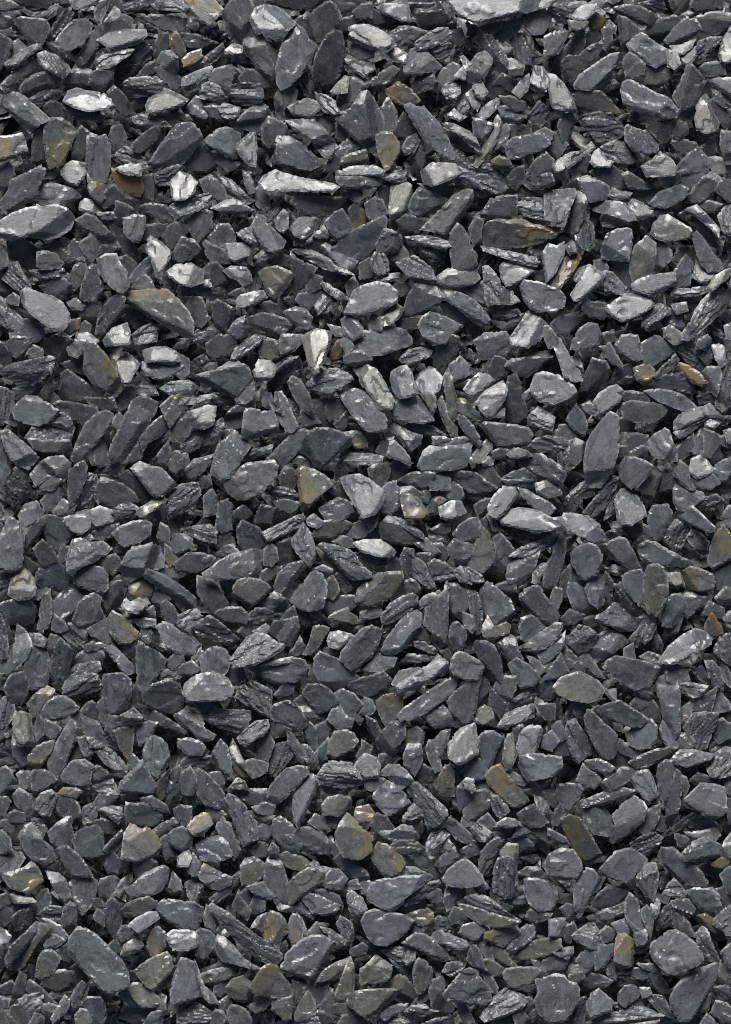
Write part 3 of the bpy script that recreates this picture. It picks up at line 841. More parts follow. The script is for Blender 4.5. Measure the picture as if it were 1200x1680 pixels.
5s 0,18 8,15 22,12 34,10 37,11 36,17 30,25 22,29 12,30 9,26 2,24
8b 94,6 102,4 110,4 116,7 119,13 114,16 104,14 96,14
5b 94,14 104,15 114,16 119,14 121,17 112,24 104,25 97,22 94,18
7n 76,14 82,8 87,10 92,15 88,22 85,28 81,28 79,22 77,18
3b 40,33 42,27 41,22 44,20 50,24 56,28 61,34 56,38 44,40 41,37
4s -3,30 4,31 9,34 9,43 4,51 -3,52
5b 9,44 14,39 18,36 25,37 33,42 39,46 34,52 26,55 16,53 10,50
4s 33,52 39,47 45,49 47,54 44,56 36,55
3b 37,41 40,40 52,42 63,44 64,47 58,53 54,54 46,49
4n 46,80 51,66 56,55 62,49 70,45 75,48 73,56 66,64 60,72 54,80 51,82 49,79
4b 71,76 74,66 80,53 84,46 87,39 92,36 98,37 104,40 103,46 98,54 92,64 84,74 76,78 72,78
4n 92,64 98,56 104,51 108,48 112,56 106,62 99,66 94,72
4o 106,43 112,37 118,34 124,36 123,44 118,50 112,56 109,50
4n 113,56 119,46 128,47 126,58 120,66 112,65
2s 95,70 104,65 111,61 111,67 102,73 96,77
5s 18,63 22,57 32,56 40,58 47,62 46,65 38,65 22,64
4n 19,64 30,65 46,65 48,71 44,73 30,73 22,70
6b 1,59 6,58 12,63 20,70 26,76 22,81 19,84 12,82 7,76 3,68
4n 12,82 19,84 24,78 25,79 21,86 18,87
4b -3,60 2,66 4,74 8,85 4,94 1,99 -3,97
6n 20,88 26,80 33,76 42,75 47,80 47,88 42,92 36,86 30,91 24,95
5n 23,95 30,88 36,87 41,92 35,98 29,97
4b 46,84 52,80 56,78 58,83 57,90 54,98 50,106 46,109 45,98
4s 54,103 56,95 59,87 63,88 65,94 60,102 55,108
5n 62,68 68,66 70,72 72,79 66,82 63,79
4n 84,78 88,70 92,66 94,71 92,78 88,82
3n 63,97 67,90 74,92 82,95 88,100 92,107 84,108 76,111 66,105
3n 68,88 75,88 81,89 80,91 72,90
3n 80,88 84,86 90,91 97,98 100,102 95,105 89,100 83,94
5b 86,83 92,79 100,82 106,83 112,89 116,94 112,98 104,102 100,101 94,93 88,86
7o 90,111 98,106 106,102 110,104 104,109 98,114 92,115
4s 110,103 114,97 120,94 130,93 132,100 128,107 120,112 112,113
2s 6,93 12,90 18,94 20,98 16,104 8,102
4b 28,105 32,100 40,96 40,103 36,110 31,110
5s 74,112 80,107 86,106 91,110 86,114 78,116
4n 36,112 42,104 47,108 50,106 48,112 40,115
4n 110,76 116,73 122,74 124,82 116,87 112,82
4s 90,32 95,27 100,30 102,34 96,35 91,34
6s 106,31 112,27 124,26 130,30 124,34 112,35
3n 78,38 82,32 90,31 90,38 84,42 79,46
3s 10,32 20,31 28,30 26,36 18,36 12,40
4n 28,34 34,25 36,28 34,33 38,38 36,42 31,38
4b 74,54 78,48 80,50 80,57 76,57
4b 104,76 110,68 112,74 108,82
3n 58,38 66,38 74,38 76,44 68,45 62,43
3s 66,85 74,82 82,80 78,87 70,88
3n 43,15 50,13 55,15 54,20 46,18
T 300 560
6s 32,12 34,6 40,0 48,-4 54,-3 50,2 42,8 37,12
3n 16,2 24,-4 34,-3 35,4 30,9 22,11 17,8
4g 50,3 56,-1 63,1 64,9 58,12 52,10
5n 63,3 65,-4 78,-4 78,1 72,7 65,9
7g 78,-3 88,-8 98,-6 97,2 94,10 91,17 86,21 83,17 81,8
4b 6,23 14,21 22,19 30,14 36,13 43,17 45,21 47,26 42,30 38,36 33,37 24,32 14,28
8w 46,20 50,12 58,13 62,18 60,23 57,26 48,25
2s 56,28 62,19 70,12 76,11 77,14 75,22 68,26 60,30
3n 60,18 66,12 62,19 59,23
5n 35,38 40,31 47,27 48,33 45,38 40,41 36,40
7s 0,38 8,37 20,35 22,36 16,40 8,41 1,41
7w 1,48 8,45 17,42 22,43 22,49 20,55 14,58 6,56 1,53
4b 27,54 30,47 38,41 42,38 47,41 47,43 42,44 39,51 39,55 30,58
5b 39,60 41,44 46,44 54,46 60,46 63,54 63,60 57,60 50,63 43,65 39,63
5s 52,38 54,33 58,34 60,40 61,33 65,33 69,39 72,47 76,56 72,60 68,60 66,56 62,50 60,45 53,43
4n 69,27 72,23 77,25 81,31 84,37 86,46 86,50 80,46 77,43 72,35
3n 77,52 79,44 86,50 91,55 86,56 78,58
4s 71,40 74,43 77,48 76,50 72,45
5s 81,28 86,23 96,18 102,18 110,22 112,25 104,30 98,35 92,36 84,32
4n 95,42 98,38 103,39 106,45 102,50 97,51 95,47
5b 101,33 106,32 114,31 122,34 130,43 134,52 134,58 128,60 120,59 112,50 107,42
3n 86,40 94,39 95,48 94,56 90,54 87,46
4s 0,66 8,60 15,57 14,61 10,69 4,72 0,72
3s 11,70 14,62 21,54 26,51 27,55 25,62 19,71 13,77
5n 26,60 32,59 34,60 30,64 26,63
5b 19,83 23,68 28,64 35,59 40,63 45,69 40,76 36,84 31,90 25,91 19,87
5n 27,94 34,86 42,80 50,79 60,78 63,82 62,87 58,94 50,100 42,104 36,104 30,100
4b 56,77 64,69 74,59 80,58 83,60 77,69 70,78 63,84 62,80
4b 76,72 78,66 83,59 88,57 96,57 106,60 112,64 111,68 102,74 96,80 90,84 86,82 84,77
5o 75,84 78,82 86,84 95,89 99,94 94,98 88,104 83,109 77,106 76,95
3n 64,88 68,83 73,85 74,92 71,98 65,97
3s 56,98 62,96 72,98 76,102 72,104 62,103
4b 15,102 19,98 22,103 22,112 15,114
4n 2,85 8,78 14,77 20,75 18,80 12,86 4,89
6b 103,90 108,88 116,87 122,90 132,98 132,107 126,114 118,116 112,106 106,97
4b 90,110 96,106 102,103 108,105 112,112 104,118 94,117
4g 60,106 66,104 76,107 70,112 63,110
4o 107,60 114,59 120,62 122,70 114,70 110,66
6s 107,78 110,74 122,74 131,76 130,80 120,81 110,80
3n 101,84 104,79 108,82 106,89 101,90
4b 74,76 78,75 84,80 83,84 78,82 74,82
3n 98,98 104,94 107,100 108,103 102,102
3s 44,72 52,71 58,69 57,74 50,75 42,76
4b 106,10 110,7 116,6 124,10 124,14 112,16 106,14
3r 97,6 102,0 106,4 102,11 98,13
5n 103,0 109,-3 112,4 108,8
3s 4,18 8,13 14,10 16,13 12,17 6,20
4n 14,18 18,15 22,15 22,19 16,20
3n 101,54 106,50 108,46 107,54 104,58
3s 20,38 32,37 34,40 28,41 22,40
3n 12,90 17,90 18,95 14,97
5b -4,8 4,12 4,22 0,25 -6,20
T 600 560
3n 45,14 48,0 56,-4 61,-2 60,6 54,16 49,23 45,20
5s 22,12 28,6 36,4 44,6 42,10 36,13 31,17 25,15
4b 71,0 78,-5 92,-6 97,3 92,9 84,11 77,12 73,5
3n 92,16 96,12 102,12 110,8 120,7 122,10 114,17 106,23 101,22 95,18
3n 81,19 85,11 90,12 95,16 92,21 86,24 82,22
6g -8,18 0,15 8,19 12,26 16,34 19,39 17,45 14,46 8,44 4,36 -2,30
7b 16,25 17,20 22,17 27,16 30,20 32,28 35,34 31,36 24,38 18,33
6b 33,28 36,21 42,17 46,19 50,24 48,32 44,35 37,33
5b 55,16 62,10 68,16 70,22 64,26 58,28 56,22
5b 16,44 19,40 28,37 34,36 39,39 43,46 45,52 38,54 26,53 18,50
5g 36,35 42,34 46,37 46,44 44,48 40,40
4g 51,24 54,18 56,18 57,28 60,38 60,48 58,52 54,48 53,38
4g 47,40 50,36 52,41 54,50 60,57 60,63 57,64 53,56 50,50
8w 64,32 68,26 74,21 79,21 85,26 80,30 74,35 68,36
8w 71,41 78,33 86,28 90,26 93,32 91,39 86,45 83,49 78,48
5o 59,38 64,38 70,41 72,45 78,50 74,52 66,50 60,46
6n 84,50 88,45 91,44 91,49 88,50
3n 91,44 94,24 98,22 101,28 102,36 105,45 105,54 98,55 93,50
6b 108,30 111,22 116,20 126,22 136,29 138,33 132,38 122,42 114,40 109,35
5s 100,40 105,34 108,32 108,36 102,42
7s 106,50 113,43 120,47 124,50 122,60 114,57 108,55
4n 75,55 78,53 88,54 98,55 107,57 110,61 106,67 96,68 86,68 80,61
4b 62,55 60,48 64,49 70,55 76,66 74,70 70,66
4s 26,56 34,54 44,57 52,62 50,63 40,61 32,60
6b 16,57 18,52 24,56 30,60 37,62 36,67 30,72 26,70 22,63
6n 14,75 16,66 19,65 26,72 31,80 28,81 22,78 16,77
3o 0,64 5,61 8,67 5,73 0,72
4n 8,72 12,65 17,64 15,70 11,76
4b 34,82 38,72 42,69 50,70 58,68 68,63 70,66 68,76 66,82 60,84 48,85 37,85
4n 52,69 56,65 64,63 68,64 62,68 56,70
6g 68,78 74,71 80,65 83,66 82,71 76,78 70,82
6n 77,79 80,75 84,77 83,80 78,81
4n 83,73 88,71 96,72 100,77 92,77 85,76
6b 93,74 98,70 106,72 109,75 102,77 95,76
5b 101,77 108,74 114,74 122,79 128,83 131,88 128,93 120,91 110,84 103,81
5s 107,68 112,64 120,62 130,64 136,71 130,73 114,72
4g 2,84 6,81 15,80 16,85 12,96 8,100 4,94
3n 16,82 22,79 28,82 24,88 18,92 14,92
3n 21,92 30,87 38,86 45,87 42,94 38,97 30,94
5b 42,91 46,88 52,86 55,90 55,97 43,97
3n 43,98 55,97 55,101 48,103 43,101
3b 56,88 62,86 72,87 80,93 85,96 82,99 75,100 68,101 62,94
3n 74,83 82,81 84,86 90,94 86,96 80,91
3s 90,90 95,87 104,84 111,89 112,94 108,98 102,99 95,95
6b 80,108 84,101 90,95 98,96 100,100 96,106 92,112 86,117 80,115
4b 7,107 10,98 15,93 20,92 22,98 22,108 16,114 9,112
7o 23,105 24,99 28,100 35,103 38,108 41,112 36,117 26,116
4n 23,97 30,96 36,100 37,104 30,102 22,100
6b 48,108 56,105 62,105 66,112 58,116 49,115
4s 38,98 42,97 44,101 43,105 38,105
5r 45,104 49,102 53,104 48,107
4b 55,98 58,94 62,97 63,102 59,105 55,103
5b 101,97 106,98 114,103 120,106 124,110 119,115 112,110 104,103
4n 112,94 118,92 126,94 128,100 120,102 113,99
4n 40,105 46,103 48,107 46,112 42,112
4b 44,63 52,63 56,65 50,69 44,67
4n 72,108 78,104 82,104 79,111 74,114
T 900 560
6n 2,0 7,-3 10,3 15,12 20,20 22,26 17,27 10,24 7,14
5b 33,4 40,1 44,8 48,15 48,18 42,15 36,9
5b 43,3 48,-4 58,-4 61,6 61,12 57,13 50,9 45,7
4b 61,2 70,-3 80,0 83,6 79,9 72,13 66,17 62,12
5s 80,0 88,-4 95,2 102,9 103,12 98,16 92,14 86,7
3b 20,38 22,29 26,19 29,12 32,13 37,14 39,18 35,28 28,35 21,41
6n 14,11 20,10 22,19 18,17
5o 56,18 64,14 69,19 67,25 62,28 58,25
3s 44,24 50,17 56,15 57,22 54,26 46,27
5s 69,23 76,16 83,9 85,12 80,18 74,23 71,24
5r 84,18 86,15 92,17 98,21 103,27 100,29 95,27 90,21
3b 63,31 68,26 78,23 88,22 92,26 96,33 90,35 80,33 70,32
5b 64,33 70,32 80,33 88,36 92,39 96,43 88,45 80,42 72,39
6b 29,41 33,35 40,30 45,29 49,33 46,40 42,43 36,47 33,46
3n 36,46 46,41 49,36 49,33 46,42 42,47 38,48
5n 47,46 48,41 54,39 62,40 72,41 79,43 76,49 71,54 62,54 54,53 48,50
6n 82,53 86,48 93,45 100,43 102,47 101,50 94,53 86,57 82,58
5s 82,60 88,57 95,53 103,51 98,56 90,62 86,64
5b 101,20 104,17 112,17 113,24 110,36 106,33 104,25
5s 110,42 111,30 112,22 115,16 119,18 120,30 119,42 114,46
7b 107,3 112,2 116,5 115,15 113,17 110,13
4s 99,37 104,32 108,35 108,39 100,40
3n 46,34 54,33 64,35 66,39 56,40 49,38
4b 12,52 14,48 18,42 23,49 25,55 23,62 17,58
4n 3,63 8,56 14,56 20,62 12,66 5,66
5b 22,42 27,40 30,43 30,48 24,46
5b 23,84 23,78 25,66 29,59 35,51 40,46 45,49 46,60 46,70 43,80 39,90 34,96 27,96 24,91
4b 46,66 48,60 54,60 65,62 66,70 65,76 54,76 46,80 43,80
5b 65,66 69,61 76,57 79,59 81,66 84,72 84,79 76,78 68,76 66,72
4b 47,80 50,76 56,76 64,79 69,82 65,88 58,96 54,97 48,92 46,86
4g 61,96 64,90 70,83 73,86 72,91 69,98 68,103 63,102
4s 5,70 10,67 18,64 24,67 23,76 16,83 11,86 7,80
4n 84,71 88,66 94,61 95,67 91,74 86,78
5b 94,69 98,61 102,55 102,62 102,70 100,76 95,73
4n 102,58 108,60 113,63 112,69 108,75 101,76 102,68
6n 92,86 94,77 100,75 105,80 109,86 103,88 97,90
5b 94,90 103,87 109,87 112,93 106,97 98,96
5b 82,84 86,78 92,83 92,89 96,97 92,98 86,92 82,88
4b 107,83 114,78 122,75 124,84 118,92 112,92
5b 82,97 84,93 92,98 100,99 103,102 96,107 90,112 84,110 82,104
7b 43,104 47,97 53,96 58,101 62,107 64,114 54,121 45,119 44,112
4s 24,112 32,102 40,88 45,90 43,97 37,108 30,114
3n 72,94 76,88 82,88 83,93 80,97 74,99
7s 12,102 18,96 24,91 26,96 20,100 13,104
4s 100,45 106,42 114,50 120,50 116,54 106,50
7n 103,54 106,52 111,54 108,57 103,56
4s 108,98 114,94 122,94 120,99 112,99
3s 103,103 110,101 114,104 108,108 100,109
4s 43,98 45,96 42,104 42,112 38,115
3n 45,52 50,51 56,53 54,59 48,59 46,57
4n 112,64 118,60 120,62 120,70 115,68
6w 115,59 121,57 125,62 122,68 117,66
4n 100,10 106,6 108,10 104,14
3n 113,68 120,71 124,76 118,76
T 0 840
5b 13,2 17,-5 24,-7 29,-1 28,4 22,9 17,10 13,7
6n 43,4 50,1 57,-1 60,4 59,10 54,14 48,12 45,9
6b 59,0 66,-3 74,0 74,5 70,9 66,10 62,6
5b 0,18 4,8 7,3 10,4 15,9 17,15 16,24 16,31 14,36 8,39 0,38 -3,32 -3,24
4n 16,16 22,8 30,3 31,8 26,14 20,22 17,26
3b 29,8 32,3 40,4 43,8 46,16 43,19 40,25 35,23 31,16
3s 61,14 68,12 77,9 77,11 72,16 66,19 62,17
5b 74,14 78,10 88,6 96,5 100,8 99,15 92,20 83,23 78,20
6b 44,34 46,24 48,18 55,17 60,20 68,19 74,24 70,28 62,33 54,36 48,42 45,40
4n 62,34 70,30 76,28 79,32 78,38 73,44 70,46 70,38
5b 48,40 52,37 60,35 68,37 71,41 71,50 68,53 60,51 52,49 49,45
5b 79,37 82,30 87,23 94,22 101,20 106,24 108,30 108,36 104,38 96,37 94,42 86,45 81,43
4b 94,40 97,37 106,40 116,46 124,52 129,57 128,66 121,66 112,57 104,49 96,44
3n 23,24 29,18 35,23 39,31 37,34 30,36 26,30
3b 25,41 28,36 36,33 42,36 46,45 45,50 40,52 32,48 25,46
6o 6,54 8,44 12,39 17,37 21,41 24,46 24,54 20,57 12,58
5s -3,42 4,41 10,42 8,49 4,53 -3,49
5b 24,46 28,53 26,57 22,57 24,53
3b 0,62 4,59 12,58 20,60 24,66 21,72 14,74 8,73 3,68
4n 26,73 27,64 29,55 32,53 34,58 34,68 32,74 28,79 25,77
5b 34,62 40,55 46,48 54,50 57,53 52,59 48,66 42,72 38,68
4n 48,71 52,60 57,55 62,53 67,56 66,61 68,66 70,70 64,72 60,75 57,80 52,77
3n 70,52 74,47 79,46 80,54 78,60 70,66 68,60
5o 85,48 90,45 98,44 101,47 101,52 97,57 90,55 86,52
8w 80,62 83,56 86,59 92,56 97,57 99,60 94,65 92,67 84,65
3n 81,65 92,67 100,63 101,69 92,70 84,69
4b 106,60 109,58 114,62 117,68 114,74 110,72 107,67
4n 100,54 108,50 111,57 106,60 101,58
5o 71,70 74,65 80,68 86,74 91,79 90,82 85,86 79,86 74,81 72,77
4b 77,86 82,86 88,82 89,88 87,96 82,94
4n 58,77 66,71 71,71 72,77 74,85 72,88 66,84 61,81
5s 40,78 46,73 50,74 57,79 57,84 53,89 47,86 42,81
5b 69,88 73,86 80,93 88,101 88,105 83,107 79,102 74,95
4b 90,88 92,84 98,88 105,92 110,97 106,103 103,108 104,114 97,118 91,116 90,100
5b 103,75 107,72 113,74 119,79 127,82 132,87 130,93 120,94 114,91 108,85
4b 10,86 12,74 17,78 20,83 21,88 18,95 12,102 6,105 -3,108 -2,101 6,97
4s -3,64 1,67 4,76 6,88 4,96 0,97 -3,92
4b 18,95 22,88 28,86 31,94 32,104 30,114 22,116 17,114 17,103
3s 32,102 36,90 40,82 44,86 49,90 46,100 44,112 40,115 34,109
5s 46,105 52,100 60,98 65,99 66,103 58,107 50,109 46,108
4b 45,103 52,94 58,90 66,89 68,94 66,100 60,98 50,100
4n 55,88 62,85 69,87 64,90 57,91
4b 34,72 36,68 42,72 44,76 40,79 35,77
4n 31,88 34,81 38,82 38,87 33,89
6s 20,80 26,80 31,84 29,88 22,86
5s 92,82 94,77 100,76 100,85 96,86
5n 87,71 96,70 102,71 102,75 94,75
3n 16,30 22,34 27,40 25,42 18,38
4b 109,19 114,15 121,15 126,18 125,24 116,27 112,24
4o 109,22 114,26 117,33 112,36 109,30
4b 114,34 118,31 124,27 131,27 137,28 141,30 138,34 132,38 124,40 118,39
4n 110,98 115,92 120,93 121,98 114,104 110,102
5s 103,107 108,104 116,103 120,107 114,110 106,111
4n 104,16 106,8 110,10 112,16 110,23 106,22
3s 75,24 80,23 84,26 80,28 76,27
4n 38,32 42,22 46,24 44,32 41,35
5n 55,16 58,14 60,17 57,18
4n 105,36 112,36 118,42 114,43 106,40
T 300 840
4b 23,4 24,-6 30,-8 33,-3 33,4 32,11 26,13 22,10
3n 34,0 40,-4 45,0 47,8 40,6 36,9
3b 36,12 39,6 44,8 50,11 53,17 54,22 48,24 40,25 37,20
6s 52,14 60,10 70,5 79,1 80,4 77,9 70,13 62,17 56,19
6s 72,18 77,11 79,7 84,14 86,20 87,30 84,36 80,32 76,28 72,22
4g 86,14 92,7 98,6 106,6 110,8 106,13 96,18 88,18
5b 106,14 114,8 120,3 128,3 126,10 118,16 110,17
4s 0,12 8,10 18,9 22,13 21,22 16,20 8,20
3n 22,22 26,13 31,15 33,22 28,25
5s 24,27 28,23 33,22 36,26 30,28
5b 13,40 18,37 24,32 34,27 46,24 53,24 54,28 51,33 52,37 47,41 38,43 26,44 15,43
4n 54,25 58,21 61,24 62,31 58,35 54,34
2n 62,22 72,18 73,24 76,30 68,36 62,37 61,30
5s 88,22 92,20 102,22 110,25 115,30 117,34 124,40 124,43 111,45 104,38 98,31
4o 88,24 92,26 98,32 104,38 100,39 94,33
4b 60,49 63,40 70,34 78,32 80,35 77,40 73,46 70,52 65,54 61,52
4g 33,50 36,45 42,43 50,44 56,47 58,50 54,55 48,60 43,64 38,58 33,55
5b 70,58 74,52 80,46 84,40 88,38 92,41 95,48 94,56 92,63 84,65 78,64 73,61
4b 10,52 10,42 14,43 20,45 26,54 30,60 28,64 20,66 14,60
8w 57,54 60,52 65,54 62,57 58,56
3b 46,63 52,58 60,56 66,57 69,61 68,65 60,66 50,64
4s 44,68 48,64 54,64 60,67 65,68 60,72 50,74 45,72
3b 57,78 60,72 68,71 75,69 76,76 74,82 70,90 66,94 62,92 66,86 62,82
3n 18,69 24,65 30,63 38,63 42,67 42,75 38,80 33,77 26,70
3s 8,76 12,71 18,68 24,72 32,79 37,84 28,85 18,84 11,82
5s -3,68 6,64 10,64 13,68 8,74 4,78 -3,74
5b 12,96 16,90 22,88 28,90 32,96 30,103 26,109 18,109 13,106
6s 31,97 36,90 42,82 48,79 55,80 62,85 68,87 66,90 58,95 48,100 38,102 33,100
4b 42,101 50,99 60,98 72,95 80,97 82,101 80,108 72,112 60,112 50,107 44,103
6b 51,99 60,97 72,95 80,97 72,99 60,100 52,101
4b 87,104 87,96 90,92 97,95 105,98 112,105 117,111 116,116 108,119 96,115 90,110
4b 103,96 104,92 110,84 118,76 124,74 131,77 129,85 124,95 116,102 112,105 106,100
7n 95,84 97,79 102,78 110,80 112,81 106,87 102,90 96,88
5g 94,70 100,66 108,63 109,66 113,68 118,72 108,74 100,71
3g 95,71 101,72 108,75 118,72 117,75 108,79 102,77
4g 79,93 83,86 86,75 90,74 96,76 92,84 88,90 82,94
4b 92,63 97,59 104,56 112,56 114,59 110,63 100,66 94,66
4g 95,56 95,46 98,42 101,47 102,52 98,57
5s 100,42 104,39 108,44 110,50 107,52 102,47
5b 84,38 92,35 98,38 96,44 93,42 88,38
4s 76,66 84,66 90,66 93,70 88,73 82,74 77,71
3n 65,71 69,65 73,62 74,67 70,71
4n 74,89 77,83 80,88 78,94 70,96 71,92
4b 29,104 38,101 40,108 36,112 28,110
6s 7,93 12,90 14,94 10,99 7,97
4n 88,93 94,90 101,94 98,96 92,92
3s 32,52 31,44 28,44 25,45 28,52 31,58
4n -3,102 6,98 12,103 6,106 -3,106
4n 100,19 104,16 110,18 113,22 108,22
5b 82,5 86,2 92,7 88,10 83,8
3n 48,4 52,-4 62,-2 60,6 54,11 49,9
3n 104,2 112,-3 114,3 110,7 106,6
4n 52,40 58,37 64,37 62,41 56,45 52,44
3n 38,78 44,72 48,76 44,82
6s 48,78 55,74 57,77 53,80
T 600 840
3n 10,8 14,4 18,5 26,10 34,12 38,17 36,20 24,21 12,19 10,13
6s 16,3 22,4 30,9 37,14 38,17 33,15 26,10 18,6
8w -8,20 0,18 10,18 16,22 20,26 18,29 8,29 -3,26
4b -8,28 -3,27 8,30 15,30 10,34 2,35
4n 0,15 6,9 9,14 11,18 4,17
6n 34,21 40,18 44,22 48,26 46,28 38,24
5b 58,14 62,9 68,5 73,4 75,9 74,16 68,18 62,20 59,17
4b 54,23 58,18 64,20 70,22 71,27 67,31 60,36 58,30 55,28
4g 67,32 70,26 74,18 76,10 80,14 84,23 87,28 82,34 76,40 70,38
4b 84,17 88,14 94,20 98,26 94,32 92,40 86,38 82,35 86,28
7b 87,5 92,0 100,-3 108,-2 115,0 122,4 130,3 132,6 124,11 112,14 98,10 90,9
4s 90,10 98,11 110,14 121,13 122,18 112,19 98,17
6s 94,29 100,24 110,20 122,16 131,13 131,17 122,22 114,26 110,30 98,29
4b 92,42 95,30 110,29 114,26 111,36 106,44 100,49 94,47
5s 30,38 32,29 36,32 42,40 45,49 40,49 34,44
4n 41,34 45,31 52,33 58,38 56,40 44,41
6s 44,41 57,39 58,43 50,45 46,44
5s 58,39 62,36 68,37 76,42 77,45 70,47 62,45
4g -7,58 -5,50 0,45 8,40 18,39 24,39 25,43 20,51 14,58 4,62 -3,62
3n 24,46 30,44 34,47 36,52 34,55 26,52
4s 10,68 16,60 24,55 31,53 34,55 34,60 28,66 18,72 11,74
6n 34,60 40,55 48,52 49,54 43,58 36,63
4b 38,74 40,60 46,56 51,52 53,45 55,48 54,60 54,74 52,88 48,90 43,84 44,79 40,76
4b 55,60 55,48 60,48 66,52 71,53 70,60 66,64 58,65
4s 68,56 73,54 76,66 76,78 73,80 71,72
5n 64,66 70,68 72,76 70,79 66,76 64,72
5b 75,54 76,50 80,46 83,47 88,52 94,57 98,66 94,69 86,75 81,70 77,62
5g 76,76 80,68 84,75 92,72 95,74 94,79 86,83 80,84 77,81
4b 55,78 57,73 60,72 66,77 66,82 63,90 58,89 55,84
5b 10,91 14,82 22,72 28,66 34,64 37,67 37,73 32,80 26,88 20,93 12,93
4s 8,82 12,74 20,68 23,72 18,78 13,86
4g 33,83 36,76 41,77 44,80 42,86 37,84
5s 32,85 38,85 44,88 47,91 46,93 38,91 33,88
5s 24,98 28,94 36,94 46,93 48,95 40,97 30,98
6b -4,102 2,98 7,92 9,93 14,95 20,96 18,101 10,104 0,104
6b 17,112 22,104 30,102 40,101 44,97 48,94 54,98 55,101 50,106 42,109 34,116 22,118
5b 55,102 56,96 60,91 65,92 72,96 77,99 78,103 74,110 66,110 58,107
3b 70,90 72,84 78,84 84,87 88,95 90,106 90,112 84,117 78,112 77,102 74,95
4b 85,86 94,80 98,83 100,90 103,96 98,97 94,97 90,92
4b 94,100 99,96 106,100 112,105 114,109 110,113 102,115 98,108
4b 101,54 104,51 112,48 114,49 118,56 124,62 127,68 125,74 118,73 112,67 106,64 102,60
4b 102,70 108,68 114,70 119,75 112,80 106,85 102,83 101,76
5b 101,89 108,84 116,78 124,73 129,73 128,80 125,84 118,89 110,91
4b 86,48 92,46 98,48 100,54 92,52 86,52
4n 98,52 104,46 110,44 112,48 104,50 100,56
6s 109,46 111,37 116,34 118,34 116,40 112,47
4b 107,95 114,99 116,104 113,106 109,100
4n 116,102 120,98 123,104 119,108
5n -3,66 4,63 10,64 11,68 4,69 -3,70
3n 66,82 72,79 74,84 70,88 68,86
3s 74,8 80,4 82,9 83,14 80,16
5s 80,2 84,0 88,4 88,12 84,12 82,7
4g 44,12 50,9 55,9 54,13 48,14
4s 40,10 46,15 50,18 44,18
2n 14,36 18,30 24,32 26,38 20,40 15,40
3s 23,31 26,24 31,25 30,36 28,42 25,41
3n 34,28 42,28 42,33 40,35 36,32
3n 50,92 54,91 55,96 52,96
3n 46,22 50,22 54,28 52,32 48,30
T 900 840
6b 8,6 10,1 16,1 26,3 33,8 37,15 37,18 30,20 22,16 14,12
4b 5,22 8,15 10,16 11,24 9,34 6,42 4,49 -3,50 -3,38 2,30
4b 14,27 18,23 26,20 31,22 35,28 34,36 31,42 24,45 20,44 18,38 15,35
4n 14,42 15,37 18,40 23,47 20,50 16,46
5b 24,50 27,45 34,41 36,45 37,53 36,60 32,63 27,59
4b 13,52 14,47 18,48 23,51 27,60 32,64 32,67 24,67 18,65 15,58
4b 33,23 40,19 46,16 51,18 56,27 60,36 58,39 50,38 46,33 38,28
4n 34,18 40,14 46,12 50,15 54,21 50,19 46,16 38,20
4b 59,22 64,19 70,20 78,25 88,30 95,34 92,36 80,35 66,33 61,31 59,26
4b 67,12 64,4 68,-4 78,-5 81,0 78,8 75,16 71,20
3s 75,18 80,10 84,6 92,11 91,17 86,24 80,23
4b 85,1 94,-4 99,1 104,6 108,10 104,13 96,9 88,6
4s 91,17 94,12 100,15 105,20 104,24 96,23
4o 104,32 106,22 110,12 114,8 120,16 124,22 122,30 114,34 107,38
5b 114,2 118,-4 128,-2 128,14 122,14 116,9
4b 108,42 110,38 118,33 124,30 124,44 116,50 110,52
4o 87,46 88,39 93,36 100,38 107,41 109,46 107,51 100,52 92,49
6g 76,40 86,40 89,48 84,49 79,46
4g 62,42 65,35 71,34 75,36 77,44 78,53 74,62 70,68 66,66 62,58 62,50
4b 48,42 53,39 60,38 63,42 62,54 59,61 54,55 50,50
3s 44,48 47,47 54,54 60,64 60,70 54,66 48,57
5b 75,69 77,61 81,55 86,54 90,59 90,66 86,72 80,75 75,74
4g 76,74 84,74 87,71 84,78 80,79
4b 87,55 96,54 103,53 104,56 99,61 92,67 90,60
5s 31,69 38,65 43,60 48,61 54,64 60,73 56,77 48,78 40,74 34,73
5b 26,95 30,86 35,80 40,78 46,79 51,85 44,90 37,95 31,98
3s 10,84 15,81 20,75 26,76 32,81 28,88 20,95 16,91
4b -6,94 -2,87 4,87 10,80 9,87 4,94 -2,99
4n 8,94 9,87 14,92 18,96 14,103 11,104
4b 35,101 38,97 44,94 54,96 64,98 73,102 70,108 66,114 56,117 46,110 38,105
6b 72,97 78,88 88,80 96,76 102,78 107,83 106,87 98,91 90,96 80,100 74,99
4s 62,95 66,93 74,96 73,101 66,99
5s 109,88 112,82 118,79 124,79 126,90 124,104 118,100 112,95 108,92
3r 104,74 107,68 112,75 113,79 108,82 104,80
5s 103,98 107,98 112,103 114,112 110,116 106,109
3s 95,103 100,102 106,112 108,116 100,112
5s 61,83 65,72 69,70 70,75 67,82 63,86
4s 54,84 60,77 64,70 66,69 64,78 58,87
3s 66,82 70,79 74,88 72,94 68,90
5b 76,104 84,100 90,103 93,112 86,117 78,112
4b 0,104 8,94 10,100 12,104 6,108 -2,110
4b 11,106 18,98 23,102 22,106 14,110
4n 22,96 25,94 30,101 34,107 30,106 25,101
5n 1,60 4,50 8,51 8,57 5,64 2,64
3s 36,48 38,42 41,46 41,60 38,56
4b 53,10 48,8 42,8 44,12 50,14 56,19 60,12 60,8
4n 110,56 116,50 120,50 118,60 112,59
3n 9,42 13,37 14,47 12,56 9,56
4n 50,90 55,87 56,96 50,95
4n 102,68 106,60 114,64 114,70 108,68
